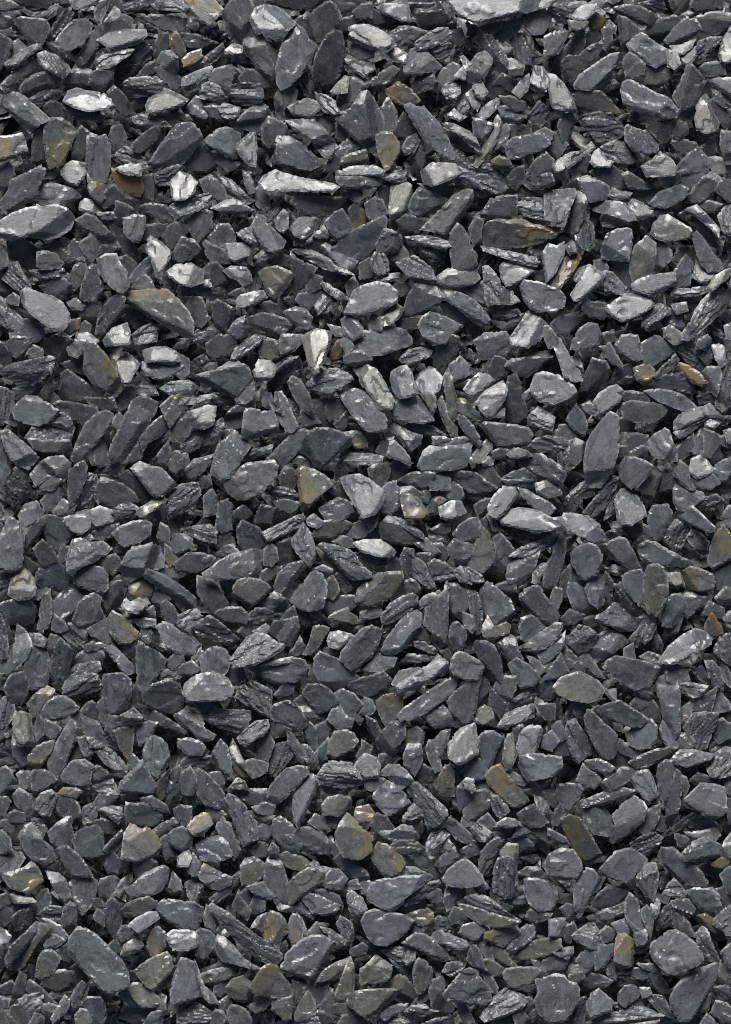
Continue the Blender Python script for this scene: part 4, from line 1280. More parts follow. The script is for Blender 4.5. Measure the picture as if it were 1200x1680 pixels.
5s 113,98 116,100 119,108 119,114 115,110
3n 24,71 31,69 32,74 26,75
5n 115,70 118,66 124,64 124,70 118,72
3n 9,70 14,65 22,68 18,72 10,73
2s 50,70 60,71 62,66 64,68 58,76 54,80
3n 58,20 62,17 66,20 60,23 57,22
T 0 1120
4b 4,3 8,-5 16,-7 18,0 18,7 14,14 10,13 6,9
4o 19,14 24,8 31,3 35,5 32,12 26,20 23,25 21,20
5b 27,21 30,15 36,9 42,9 48,12 52,16 49,19 42,21 36,23 29,23
3s 42,7 43,0 52,-8 64,-5 67,2 62,6 54,8 46,10
4b 68,14 67,2 69,-5 80,-6 86,-2 86,8 83,16 80,20 72,19
3b 95,12 94,7 100,1 110,-2 118,0 120,8 120,16 114,20 108,20 100,17
4n 87,8 90,2 93,8 92,15 89,16 87,12
5s 0,12 4,9 9,12 10,17 8,24 3,30 -3,33 -3,14
7g 9,22 11,18 17,19 21,21 22,30 23,39 18,42 13,41 10,34
4b 23,30 26,21 28,24 29,35 25,40 23,36
4b 28,27 30,24 36,27 40,30 36,36 34,38 29,33
3b 54,19 58,14 61,13 64,18 63,25 58,22
4b 48,22 52,19 58,21 64,27 68,35 70,41 66,40 59,34 52,28
4b 32,51 36,42 42,32 47,24 50,26 50,38 46,46 42,56 37,63 34,60 32,55
3s 68,24 70,21 78,22 86,18 88,16 94,22 93,26 84,28 74,31 69,28
4o 76,32 82,28 88,27 87,38 85,51 80,44 78,37
3s 69,34 71,29 74,30 78,38 80,43 77,45 73,41
5b 90,33 93,27 98,25 104,26 101,32 96,37 92,41
3b 92,15 100,18 110,24 122,32 120,36 112,33 102,26 96,24
5b 94,46 96,40 100,34 106,36 110,40 112,49 108,56 104,62 98,58 95,52
4b 9,42 9,36 13,42 20,43 21,46 18,52 14,55 10,50
5o 20,54 19,48 24,42 30,39 36,38 34,44 30,51 26,56
6s 63,45 68,42 73,44 79,50 84,56 83,58 77,57 70,53
5s 51,36 56,35 59,40 61,47 58,50 55,46
4n 45,48 51,40 54,46 55,50 48,51 44,53
5b 40,62 44,55 48,51 56,50 62,54 60,62 60,66 52,67 42,65
4n 60,65 61,57 64,54 70,57 74,63 68,63 62,66
4b 78,70 80,64 86,58 94,50 97,56 100,62 103,68 100,73 90,72 80,72
4n 85,50 87,48 92,52 88,57 85,57
4b 21,60 23,57 30,57 36,61 39,64 34,67 28,71 22,71
5b 12,60 14,58 20,59 21,69 17,70 14,65
4b -3,58 4,56 8,60 8,65 3,71 -3,74
4b 9,74 13,69 20,73 25,73 22,80 24,86 19,88 15,85 11,80
5s 23,78 28,72 34,70 38,73 36,80 33,87 28,87 24,83
4b 36,82 38,75 42,72 48,76 52,81 53,88 50,95 44,90 38,92
4r 39,72 42,69 50,69 54,71 50,75 46,74
4s 61,68 66,64 74,64 74,68 70,73 64,70
4b 62,79 66,73 72,73 75,66 78,72 76,77 70,81 66,84
4s 53,87 56,82 60,80 64,83 63,87 56,92
6s 66,83 72,81 80,82 81,87 78,92 72,87
3b 83,88 84,79 90,80 98,79 105,86 106,90 99,94 90,93 84,92
5s 84,79 94,79 104,84 105,87 98,87 90,82
3n 78,76 84,73 94,73 90,77 82,79
3o 102,74 103,67 107,61 111,58 110,66 108,75 104,77
4s 109,80 110,66 113,58 118,55 119,62 119,74 116,80 111,84
4b 114,83 119,80 126,81 126,90 120,94 116,89
3n 4,88 10,84 16,86 16,91 10,93
4g 0,92 4,90 10,94 10,100 8,103 3,97
5b -3,97 2,97 7,102 8,110 2,112 -3,110
4b 13,100 17,94 21,92 26,98 28,103 34,108 38,115 30,119 22,116 17,110
4b 32,98 38,92 44,88 47,88 48,96 48,104 46,109 38,106 34,104
3b 49,104 50,98 56,95 64,93 68,98 68,106 70,114 60,116 51,114
5o 82,98 86,92 94,96 97,94 104,101 107,108 102,113 90,117 80,115
4s 68,109 74,103 80,97 82,100 80,108 74,112 70,112
3n 60,92 66,90 76,91 80,94 74,98 66,97
4n 100,98 106,93 114,89 117,91 110,98 104,102
5b 110,100 114,96 120,94 127,98 126,107 118,109 112,106
4b 105,104 110,100 112,107 117,112 110,115
4n -3,75 5,75 7,78 3,86 -3,88
4b 94,76 100,75 108,80 110,84 102,82
3r 14,112 15,105 18,110 20,114
5s 58,36 62,36 68,41 66,42 60,42
4n 64,16 68,11 69,20 68,25 64,24
4s 22,90 26,90 30,96 28,100 24,96
5s 32,24 38,23 40,24 37,27
T 300 1120
6b 0,6 2,0 8,-5 20,-8 30,-3 34,3 33,8 26,11 14,12 4,12
5s 35,9 38,3 46,-1 52,2 58,5 58,13 56,22 50,19 42,14
4b 57,17 60,14 66,12 70,11 76,16 82,24 81,29 76,31 66,27 58,23
5b 0,18 6,18 13,22 15,30 22,34 20,37 12,37 4,30 -3,27 -6,21
3s 14,22 18,18 30,18 44,19 44,24 41,31 36,33 28,31 18,26
6s 36,36 42,30 48,25 56,24 57,29 54,34 46,38 42,42 38,40
3b 79,6 82,1 90,1 96,4 101,10 102,14 96,18 88,20 84,14
3b 74,12 78,9 82,15 88,20 96,19 94,24 88,24 80,20
4b 101,7 105,5 112,8 117,14 112,20 108,21 104,15
5b 95,24 98,18 103,15 106,21 112,24 110,30 104,31 100,28
4b 86,34 87,29 94,26 98,29 96,35 92,40 88,42
5g 95,48 96,38 100,32 108,31 112,33 115,38 110,44 104,47 99,50
4b 79,30 83,26 87,30 88,40 87,46 84,40
4b 69,31 72,34 78,43 84,54 82,57 77,50 70,40
5s 78,41 82,41 88,49 89,56 84,56 80,48
4s 58,46 63,41 68,40 72,46 69,50 65,55 60,60 57,58
4b 48,44 53,36 56,34 59,39 57,46 55,51 51,48
4b 18,49 21,43 25,37 29,41 32,52 32,60 29,62 26,56 20,52
5g 31,43 33,38 36,44 40,52 46,50 56,53 55,58 50,61 46,62 40,56 34,50
3o 33,50 40,56 46,62 40,62 34,57
5b 55,75 58,67 62,62 68,56 76,54 82,55 83,58 78,65 72,71 64,78 60,80 56,78
6b 73,74 78,66 82,60 86,60 89,66 86,73 82,82 78,90 76,95 74,92 72,82
6s 88,61 92,54 96,51 104,51 111,52 118,62 116,67 108,68 100,69 92,66
5s 88,62 96,66 104,69 100,72 92,71 88,67
4b 8,57 12,56 18,61 26,70 29,76 29,83 22,82 14,79 10,73
4n 0,59 5,56 8,60 9,68 6,73 0,72
4s 0,52 4,48 14,47 18,49 17,53 10,56 3,55
4b -3,37 4,36 12,38 15,42 13,47 4,47 -3,42
4n 16,60 24,59 28,62 26,67 21,66
5s 28,76 30,72 35,74 41,80 46,88 50,92 50,102 44,105 40,107 36,97 32,87
4r 39,107 44,104 50,102 48,106 43,109
4b 30,71 36,69 42,71 50,71 54,71 55,77 50,82 44,79 37,75
5s 30,70 36,62 41,65 43,70 36,69
4b 22,94 26,88 31,92 34,100 38,110 34,116 28,106
4b 9,106 14,102 25,100 30,105 33,113 24,117 12,116
7o 3,94 8,88 14,85 18,86 20,92 16,97 10,100 6,98
4b 59,97 60,90 64,88 69,91 75,97 78,106 76,111 70,112 64,105 60,101
4b 71,101 76,95 84,95 92,99 96,104 98,112 90,112 82,107 74,104
5g 91,80 95,75 103,73 110,75 111,78 107,84 102,87 92,86
5o 100,98 104,90 108,85 112,88 118,95 125,100 124,110 116,116 106,114 101,106
5r 114,82 122,80 126,86 124,91 116,91 113,87
4g 114,48 118,42 118,38 124,42 122,48 116,50
5n 94,88 103,88 104,92 100,94 95,91
5n 83,91 87,86 92,88 96,96 90,96
3s 63,82 70,75 72,76 72,90 66,86
4s 46,86 54,87 58,88 54,93 50,91
4b 47,82 54,79 60,81 58,86 50,85
4n 16,82 24,83 27,86 22,90 17,88
4b 50,95 56,93 58,98 54,102 50,100
4g 46,110 50,105 55,106 55,113 48,115
4b 56,110 59,105 63,108 63,113 57,114
3b 61,8 66,2 72,3 71,8 64,10
4b 8,13 20,12 22,13 16,19 14,20
4b 112,20 117,14 118,22 116,26 111,22
4b 88,46 95,38 96,44 94,50 89,55
6b 112,55 116,49 120,46 127,49 130,54 128,62 120,63 114,58
3s 2,74 7,70 8,76 5,79
4b 92,103 97,102 104,112 98,114
4b 56,-1 68,-3 75,0 72,3 62,3
T 600 1120
3b -12,1 0,-4 12,-7 17,-2 12,6 4,10 -8,6
5b 21,21 24,17 34,10 46,2 56,-4 62,-2 60,5 50,12 40,19 30,24 23,25
4b 53,12 58,6 66,0 72,-3 76,-4 74,4 73,12 72,20 68,26 62,26 56,20
4b 74,6 76,-4 80,0 80,8 76,12 72,17
4o 7,12 12,8 18,7 24,9 24,16 20,24 13,28 9,20
5b 39,22 44,17 50,14 55,19 57,24 52,28 46,30 42,27
6g 71,24 74,18 78,15 82,17 84,24 80,27 74,26
3b 83,14 82,4 88,10 93,16 92,20 90,24 86,18
4b 84,4 88,-4 98,-4 98,4 94,10 90,11 86,9
6s 87,28 92,21 100,17 110,14 112,17 110,22 100,26 90,29
3s 97,12 104,8 112,4 113,7 106,12 99,13
4b 111,14 112,9 116,12 120,14 124,14 124,24 118,24 113,19
4b 7,38 10,33 16,26 21,25 26,28 26,35 22,41 18,44 12,46 8,43
4o 24,38 28,31 34,29 38,33 37,40 32,40 28,44 24,42
4b 25,47 28,40 36,40 37,44 37,52 32,61 28,56 25,53
5b 46,42 46,37 50,32 55,31 53,39 50,48 48,48
5b 40,43 42,38 45,38 47,45 49,54 50,56 46,58 42,50
7w 54,40 58,34 62,30 66,28 72,26 73,34 74,46 70,49 62,54 57,51 54,48
4b 74,44 74,36 78,32 84,32 90,36 88,40 85,46 82,54 79,57 77,51
3n 85,46 90,37 91,46 88,52 82,55
6g 90,45 93,34 96,33 97,40 99,47 95,56 92,57 90,51
6b 99,42 101,34 104,30 108,28 115,28 116,32 113,42 108,47 101,48
5b 100,54 102,47 110,46 120,47 128,48 129,55 122,61 112,63 106,64 103,60
4b 64,58 70,52 76,49 79,54 78,62 72,63 65,60
4g 43,69 48,62 52,54 56,52 58,60 58,74 52,74 46,72
4o 79,61 83,56 88,54 92,60 98,66 104,73 106,77 100,81 94,80 88,73 82,67
3b 32,64 36,54 42,57 47,60 44,65 38,68
6b 9,60 15,54 22,54 27,58 31,64 28,67 24,69 19,65 14,61
4s 10,48 18,47 21,50 16,54 9,58
5b 0,65 5,61 12,63 10,67 5,71 0,69
5b 5,74 9,66 13,64 18,66 24,71 28,77 31,81 26,84 20,86 14,86 8,80
5s 27,70 30,65 34,65 40,70 46,76 53,82 54,86 50,93 46,95 40,93 37,84 31,76
7s 25,88 29,82 32,79 36,81 40,82 38,87 30,90
4b 58,77 60,70 64,66 66,69 69,72 67,79 62,84 60,82
7w 64,64 66,62 71,63 72,70 69,72 66,69
4g 65,84 68,76 72,72 80,71 84,72 82,80 76,86 69,90 66,88
5n 72,70 77,64 81,68 80,71 74,71
4s 82,74 86,74 92,80 94,84 88,89 84,84
3n 99,86 104,82 110,79 114,84 120,91 116,94 108,95 102,91
6s 111,74 116,76 120,82 116,88 114,87 112,80
6n 85,92 92,88 98,89 102,92 96,95 87,94
2n 84,93 92,95 100,94 98,98 90,98 84,96
3n 4,92 8,86 13,88 17,94 12,97 6,97
3s 10,97 18,98 24,94 30,95 34,101 28,104 18,106 14,103
3g 17,107 22,104 32,104 37,108 33,112 22,113
7s 40,104 44,97 50,96 55,99 50,104 44,108 40,110
4s 52,92 56,88 62,94 70,101 76,106 70,106 60,102
6s 69,96 73,92 78,95 83,99 80,104 74,103
4b 57,100 66,105 63,108 58,105
6n 50,108 54,103 57,106 54,110
4s 75,112 80,106 86,101 90,103 88,108 82,114 77,116
6n 98,100 102,93 108,93 107,98 101,100
4n 108,97 114,94 121,97 126,100 120,103 112,100
5n 64,92 66,86 70,90 70,94 66,95
4b 74,92 80,87 84,92 82,95
3n 83,100 90,98 94,101 92,106 86,102
6g 89,110 94,106 99,107 99,114 90,116
3n 58,62 60,55 64,58 64,66 61,69
3b 2,24 6,26 9,33 7,38 3,31
3r 26,91 33,90 37,96 34,100 28,96
4b 117,36 122,32 126,38 122,44 116,42
3n 97,30 102,27 104,30 101,33 99,40 97,38
3n 114,2 118,-3 123,2 122,10 117,11
4b 0,10 4,12 6,17 2,21 -3,20
4b 64,110 70,107 77,106 74,111 66,114
6s 92,58 98,60 106,65 104,67 96,63
4n 104,71 112,70 120,66 120,71 114,74
3n 95,103 104,102 108,106 102,108
T 900 1120
5g 2,3 8,-4 20,-8 32,-2 37,4 34,10 26,13 14,11 5,7
4b 28,15 36,14 46,11 54,16 62,21 66,24 60,29 54,29 44,25 34,20
5b 51,34 56,29 62,27 67,24 71,29 70,36 66,42 58,43 53,40
4b 71,6 70,-3 78,-6 84,-2 86,8 86,22 86,32 83,36 79,28 75,22 74,14
5b 74,30 76,24 80,29 85,38 85,42 79,42 75,36
4b 23,22 25,17 28,18 34,24 40,29 45,34 46,42 42,50 36,49 32,45 28,37 24,29
4b 13,26 17,24 22,32 28,41 31,45 26,47 20,40
4b 3,27 7,26 10,33 11,36 6,38 3,36
4b 10,34 13,27 17,34 24,44 26,46 20,52 17,50 14,42
3b 1,42 6,38 11,36 15,44 16,49 8,49
5b 24,51 32,50 38,52 44,56 38,62 32,57 26,55
4n 20,62 23,54 30,59 34,64 30,69 24,67 18,66
5b 34,66 42,60 48,56 55,56 57,59 52,65 44,70 38,71
5b 54,64 58,58 65,57 68,62 70,68 71,74 66,77 62,75
6n 64,74 70,71 74,77 74,80 67,77
4b 71,60 72,53 77,50 81,51 82,58 80,68 78,76 75,80 72,72
4b 77,84 79,74 82,62 83,56 86,58 87,66 86,80 83,92 80,95 77,90
4n 86,60 90,62 92,68 90,73 87,78 87,66
3n 53,52 60,48 70,44 80,42 85,43 78,47 70,52 62,55 57,56
6s 57,54 66,50 76,44 83,44 78,48 70,52 62,56
6b 80,50 86,44 96,44 108,47 106,50 98,53 90,55 83,53
4s 88,29 94,20 102,19 111,20 110,27 106,36 103,43 98,44 93,36
4b 108,34 110,26 114,24 119,28 119,35 112,39
6s 104,56 108,48 116,42 121,44 124,50 122,59 112,62 106,61
5b 88,76 94,70 99,65 108,66 115,68 116,74 116,80 118,84 108,89 100,84 92,82
3s 93,93 97,88 106,91 109,94 102,98 94,96
3s 77,100 84,94 93,88 92,93 84,96 78,101
4b 5,75 6,67 12,66 20,67 22,70 18,78 12,85 10,80
4s 22,78 34,73 48,69 57,71 52,74 42,77 34,80 22,81
4b 24,82 28,77 34,79 40,88 42,94 40,100 30,98 24,92
4b 42,87 48,80 56,74 62,78 64,82 62,90 54,98 46,104 42,105 34,100 40,97 44,93
4n 58,98 62,88 68,82 72,81 72,88 68,96 62,101
3o 8,89 13,86 20,88 24,94 30,104 35,113 28,118 18,114 12,101
4s 55,106 62,101 70,99 74,102 72,106 66,112 58,113
5b 87,111 94,104 102,101 109,104 116,108 112,114 98,117 88,116
6n 90,98 100,98 110,95 112,100 108,104 98,102
4n 70,94 72,88 78,90 76,96 72,96
5b 106,19 108,14 110,7 114,8 118,14 119,17 111,19
4b 94,16 102,9 109,4 108,10 106,18 98,18
5n 86,19 94,12 96,13 92,20 88,24
3s 107,42 114,37 120,34 120,40 112,44 108,46
5s 85,0 92,0 98,1 104,2 101,7 96,10 90,6
3b 55,14 60,8 66,10 72,18 72,24 66,22 60,18
4b 46,42 48,39 54,42 60,47 56,48 48,45
3b 42,49 48,45 52,50 50,55 44,54
5s 0,15 4,15 8,21 14,28 10,28 5,22
4b 15,12 24,13 28,16 24,18 22,22 18,18
4s 0,96 6,99 11,102 13,106 6,104 0,100
4n 3,88 8,80 10,86 8,92 4,94
6g 112,112 116,103 120,98 124,104 122,113 115,117
4b 84,100 92,103 90,108 86,106
4n -3,72 3,70 7,79 0,80
3n 116,18 122,17 124,21 118,24 112,23
3s 94,64 98,60 104,62 105,65 98,66
5b 116,64 122,62 126,66 124,76 118,72
4n 117,76 122,76 124,90 119,92
4n 84,34 90,33 96,39 94,43 86,43
3b 53,4 60,4 68,8 72,12 71,15 64,10 56,7
T 0 1400
5b -3,2 4,-6 10,0 14,0 16,3 12,9 4,12 -3,11
4b 36,-3 44,-6 52,0 58,8 61,14 58,16 50,15 44,11 42,5
5o 2,13 10,11 16,9 21,5 25,8 28,14 29,18 25,23 20,26 14,24 8,22 4,18
5b 31,12 38,13 43,17 46,24 47,29 43,31 39,26 35,20
5b 46,20 51,16 60,16 63,18 62,28 59,34 54,39 51,35 48,28
5b 82,23 88,20 94,14 100,10 108,8 111,10 110,17 106,24 100,27 93,27 87,28
3n 88,10 90,4 98,2 103,6 104,9 96,14 90,16
4b 65,22 67,18 74,16 77,18 77,24 72,29 67,28
6b 76,26 80,18 86,14 86,18 82,23 82,30
4g 80,36 84,32 92,29 98,28 103,31 104,34 98,37 90,41 83,41
3b 68,44 70,34 74,30 79,34 79,44 78,50 75,54 70,50
6b 85,46 90,42 98,38 103,38 105,42 98,47 91,51
7g 7,27 10,25 16,28 22,29 24,31 18,32 10,32
4g 9,32 18,33 24,32 24,35 16,39 12,37
4b 25,32 27,25 31,24 33,28 33,36 28,39 25,38
3b 0,38 3,34 7,38 8,43 4,47 0,45
3s 8,42 13,38 20,36 21,42 19,50 15,51 10,47
3s 26,40 33,35 41,36 42,45 34,44
4b 42,42 43,36 47,32 50,34 50,42 47,49 44,52 42,48
5b 26,43 32,44 40,48 44,54 42,55 35,50
4b 4,69 8,60 16,53 24,45 27,47 24,53 16,62 10,70 6,75
4o 6,76 10,70 20,60 26,53 27,46 32,47 33,51 28,58 20,68 12,77
6b -3,48 4,50 8,54 6,57 0,59 -3,59
5b 30,60 34,53 38,54 42,57 36,61 31,62
4g 26,68 29,64 34,63 38,66 40,69 36,76 33,80 28,82 24,80
5b 45,62 46,54 52,47 57,48 64,52 72,60 80,68 85,76 86,84 82,88 72,91 66,88 60,80 52,72 46,66
7g 80,66 82,60 88,56 92,56 94,60 90,64 83,67
5g 89,76 96,70 104,66 110,64 113,68 114,74 110,80 104,86 99,88 94,84 91,80
4o 97,60 100,52 103,48 108,52 108,60 104,65 100,66
6b 109,53 114,50 124,50 130,52 130,60 124,63 114,63 111,58
5g 85,88 88,85 93,85 98,89 104,94 105,98 101,100 94,100 89,95
3n 79,92 83,87 86,93 92,100 88,100 82,96
4n 79,108 82,101 90,102 98,101 104,97 104,92 108,94 108,102 102,106 92,108 84,110
3g 30,82 34,78 42,77 48,78 49,83 45,86 38,90 34,92 28,86
3g 35,92 39,87 46,87 47,90 44,97 38,95
4s 47,96 50,89 54,84 58,87 56,94 53,100 49,101
5s 13,96 18,94 26,91 28,93 27,101 23,106 18,102
4g 5,103 10,100 15,99 19,105 20,112 14,115 8,111
4g -3,102 4,103 8,111 6,117 -3,116
3b 54,98 58,94 66,94 69,98 70,106 66,114 62,115 60,104
5g 50,106 53,102 60,103 60,112 56,117 51,115
3n 16,86 20,84 26,88 34,96 36,98 28,96 20,91
5s 40,98 43,93 46,96 45,102 40,107 36,112 34,108
5n 28,100 33,99 38,101 34,104 28,103
3n 44,60 38,64 40,70 46,72 48,68
5s 77,54 80,48 85,47 87,51 84,55 80,57
5n 112,22 114,14 118,18 119,24 115,25
4n 72,60 76,57 79,62 76,65
4n 73,30 76,27 82,32 80,35
3g 10,88 14,78 17,80 15,92 8,98
3b 70,8 74,0 77,4 76,12 72,12
4n 62,42 65,36 68,40 68,46
3n 47,76 50,74 58,82 54,86
3n 62,30 66,30 68,34 64,36
2n 0,88 8,84 12,88 8,92 0,92
4n 0,28 6,26 8,32 4,36 -3,34
4g 106,88 110,82 115,80 114,86 110,87
4n 0,94 6,96 5,100 0,101
4b 100,105 108,103 106,112 98,117 95,112
4s 20,112 24,105 28,107 28,115 22,117
T 300 1400
7w -3,2 4,-3 6,2 4,8 -3,8
5b 3,10 7,0 12,6 11,14 6,14
4g 39,16 39,8 42,4 46,3 52,6 53,11 50,16 43,20 40,20
6o 11,12 14,7 20,10 25,13 22,17 16,19 12,16
4b 16,20 22,17 27,14 32,16 31,20 24,23 18,22
6s 2,20 8,16 13,18 13,24 10,30 8,34 4,28
4s 19,30 26,24 32,17 37,13 38,16 33,22 26,29 21,32
4b 54,18 54,10 57,3 60,2 64,6 67,14 68,22 70,32 66,34 62,28 56,22
5g 68,20 74,14 82,9 90,10 96,14 95,18 88,22 80,27 72,33 70,33
4g 64,2 68,0 78,3 83,7 78,10 72,9 66,6
6s 83,8 86,5 92,9 96,10 94,12 87,11
5b 94,14 98,10 102,10 108,16 106,20 103,24 96,23 91,20 94,17
5b 79,30 83,26 90,28 98,32 103,34 101,38 94,40 86,39
4b 88,24 94,24 102,28 105,34 104,37 98,32 91,29
5b 43,22 48,20 53,19 56,24 60,28 56,30 50,28
4b 37,28 42,24 45,27 43,35 40,33
4b 44,37 48,29 53,32 53,36 48,39
6s 108,30 108,24 111,24 118,29 121,36 119,40 114,42 110,38
3s 17,34 19,32 23,34 30,38 40,46 50,54 60,59 66,66 64,71 56,71 46,66 36,58 26,46
6b 21,60 23,53 27,54 34,60 40,68 46,72 52,75 46,75 36,72 26,70 23,66
4b 3,62 7,53 12,49 18,51 21,54 21,59 16,67 10,72 9,66
4b -22,38 -12,30 -2,31 8,32 13,35 13,42 9,50 6,56 0,52 -6,46
5o 53,54 54,44 58,37 64,39 68,44 68,50 64,57 58,60
5o 69,46 72,39 75,39 78,48 80,55 76,60 72,60 70,54
4b 46,48 50,42 55,40 54,46 54,52 50,50
6n 75,39 78,42 82,52 81,56 78,50
5b 64,75 68,65 74,59 80,55 85,53 92,53 99,57 98,62 93,70 88,78 83,83 76,80 70,78
4o 43,87 48,80 52,74 57,71 62,73 66,80 71,86 72,91 70,94 60,93 48,92
4g 29,87 33,82 40,80 44,84 43,88 48,92 57,94 56,97 46,97 36,96 30,91
5g 12,80 18,77 28,75 37,74 36,78 28,82 18,84 12,84
3n 12,77 22,74 26,70 38,74 28,76 18,78
5b -8,90 -4,76 -1,68 4,69 9,72 10,80 14,88 13,93 6,95 -2,98 -7,97
6n 8,70 10,76 14,87 20,92 23,98 18,97 14,93 12,86 9,78
4g 58,96 70,94 72,92 72,100 71,108 68,110 62,104 59,100
4g 74,106 77,98 82,91 86,96 87,102 86,106 80,110 75,110
4b 84,88 88,84 95,84 93,92 90,99 88,100 85,94
4g 100,92 104,82 108,72 112,72 113,80 112,90 106,97 102,96
4g 90,80 94,75 102,71 110,68 111,71 104,76 96,82 88,84
5g 97,101 102,98 110,97 116,101 116,104 108,106 100,104
4g 29,103 32,99 36,99 42,102 46,110 44,115 36,116 31,110
3s -3,105 2,100 10,99 18,104 18,109 12,114 2,117 -3,116
4b 17,110 22,103 26,104 28,108 24,113 18,114
5s 44,100 50,98 56,98 54,101 48,103
4s 102,46 104,42 110,46 112,54 110,60 106,56
4s 92,49 96,50 108,58 106,60 98,56
4b 111,64 118,60 120,62 118,66 112,67
4n 73,82 80,82 81,86 75,96 72,100
4b 22,88 28,84 30,88 26,93 21,92
4g 102,112 106,106 116,106 122,112 112,118 103,117
4n 90,100 94,88 98,90 100,98 98,107 94,104
3n 88,104 94,105 98,110 92,112 86,108
3b 100,4 104,0 110,6 120,12 122,19 116,18 108,12
5s 14,42 16,34 19,38 22,44 20,50 15,47
4b 73,36 80,31 86,39 84,43 78,40
3n 34,34 37,27 40,33 44,38 42,42
4b 82,53 88,46 94,47 90,53 84,56
5n 116,20 120,18 124,20 122,25 118,25
5s 108,20 114,18 116,22 110,23
5s 72,115 80,110 88,108 90,113 80,118
4g 24,98 30,94 32,98 28,102 25,102
3n 60,30 70,36 78,31 72,38 64,36
T 600 1400
5o 3,2 8,-8 16,-6 23,0 26,6 22,13 18,15 12,14 8,9
5b 0,26 4,19 8,17 18,15 30,14 43,13 44,15 38,20 32,24 27,28 24,33 18,38 10,35 2,31
4s 24,32 30,26 38,20 48,17 49,19 42,26 34,32 26,34
5s 26,9 32,9 40,13 30,14 23,13
3n 27,2 32,0 40,5 46,9 49,15 46,17 40,12
5b 50,16 54,10 60,5 65,2 71,7 76,13 78,18 72,21 64,22 56,21 51,18
5b -3,44 0,38 6,36 16,38 26,40 32,44 29,49 22,55 14,60 6,59 1,54
5s 61,32 66,28 72,26 80,28 88,34 96,40 101,43 98,44 88,40 76,36 68,33
4g 61,33 68,34 78,37 90,41 101,44 96,47 86,48 76,46 66,40
4s 83,20 84,8 87,2 93,1 98,2 99,10 100,18 100,25 95,29 90,29 84,26
4s 74,12 75,4 80,-3 86,-2 84,4 80,12 77,14
5b 104,24 104,16 112,16 120,18 125,22 126,30 122,37 113,37 107,32
4n 100,14 106,10 112,10 116,13 120,17 112,15 104,16 102,18
4o 28,40 34,38 40,36 44,39 44,44 40,47 34,46 30,42
5b 61,52 64,47 72,45 78,48 79,52 74,56 68,57 63,54
5b 42,55 46,51 50,50 58,54 66,57 68,62 66,66 60,64 52,60 46,57
5b 24,58 32,52 40,53 46,58 53,64 55,69 52,70 44,67 34,62 27,60
4o 78,56 79,52 84,50 92,47 99,48 101,51 96,57 91,61 84,58
4s 94,62 100,52 106,47 110,48 110,54 104,60 98,63
5g 98,69 102,63 110,58 118,56 127,56 128,60 122,64 114,68 106,70
4g 84,62 87,59 91,62 94,70 99,74 92,72 86,68
4n 74,58 78,57 82,64 83,69 78,66
5b 66,69 69,60 73,60 76,64 78,74 84,82 87,88 86,92 82,90 78,82 74,74 70,73
4g 74,70 82,70 90,76 88,80 82,79 77,76
5s 50,90 56,84 62,77 68,74 73,76 76,82 79,85 82,91 83,95 78,99 70,98 60,96 54,95
4g 32,72 35,68 39,70 43,74 44,80 42,87 38,91 34,92 32,86 31,78
4g 0,74 7,67 14,72 17,74 16,80 12,84 4,84 -3,84 -3,76
4s 10,64 18,62 26,62 32,65 32,70 25,73 18,68
6s 25,63 32,63 32,70 27,72 24,69
5g -14,92 -4,89 4,88 16,88 24,89 20,94 14,98 8,104 2,107 -6,104 -12,98
3g 16,86 22,81 26,82 31,89 34,94 30,98 24,97 20,95 24,90
4b 42,90 44,83 50,81 52,86 49,91 52,96 58,100 57,104 50,106 44,100
5s 9,105 14,102 22,99 27,99 26,102 18,105 13,109
4s 26,104 30,100 38,99 44,103 52,104 57,107 48,106 40,106 30,109
6s 75,107 80,98 86,92 92,88 97,89 102,94 106,97 102,102 94,105 84,109 78,110
4g 90,78 92,75 100,74 110,74 118,77 120,81 112,84 102,87 94,87 91,83
4n 106,38 110,35 116,38 122,39 120,43 110,45 105,43
4s 62,78 56,80 51,77 54,72 60,71 65,73
3b 17,70 24,74 31,78 31,84 26,80
4s 44,46 48,42 56,45 59,47 56,51 48,50
4b 52,30 54,22 58,22 60,28 57,34 54,36
3g 55,42 58,36 62,36 66,41 62,46 57,46
3n 40,28 46,22 49,24 51,32 46,34
3o 60,23 64,24 64,30 60,30
4s 90,31 98,30 104,29 106,32 98,33
4n 60,97 64,98 70,108 72,114 66,112 62,105
4n 100,92 108,95 112,100 110,104 104,102
4b 36,94 43,90 43,93 38,96 33,97
4b 97,106 103,103 107,108 102,115 98,112
4s 10,110 18,108 26,111 20,116 10,116
4s 36,112 46,108 57,107 58,113 44,117
4n 84,109 90,106 96,105 96,113 88,115
5b 110,70 116,66 121,68 118,74 112,75
2n 0,60 6,60 14,61 8,66 3,64
4s 108,105 114,102 115,106 110,109
4b 30,48 34,46 37,50 34,53
4b 72,22 78,20 80,23 76,26
4b 22,38 30,34 34,35 28,39
4b 50,2 58,-4 60,2 54,8 50,12 46,7
T 900 1400
5b -4,8 0,0 8,-4 16,-3 21,4 22,9 18,16 12,17 4,16 0,14
5b 32,11 38,4 44,-2 54,-4 60,0 65,4 62,9 57,13 52,19 44,17 36,14
4b 72,2 74,-4 82,-4 88,2 94,6 100,12 104,18 103,22 96,20 88,20 80,12
5b 16,23 20,14 24,9 30,10 34,17 30,25 25,33 21,41 19,42 17,36
3b 28,34 32,27 38,22 46,22 52,26 48,30 42,34 34,35
4s 26,42 34,38 44,35 50,32 50,38 42,42 34,45 28,44
5s 57,17 60,10 66,6 70,6 72,14 71,22 68,31 65,32 62,25 58,21
3s 58,20 63,26 64,32 60,28 57,23
5b 50,38 51,30 53,26 58,30 59,36 61,42 64,49 60,51 56,50 52,44
5b 56,52 64,49 64,56 61,60 58,60 56,56
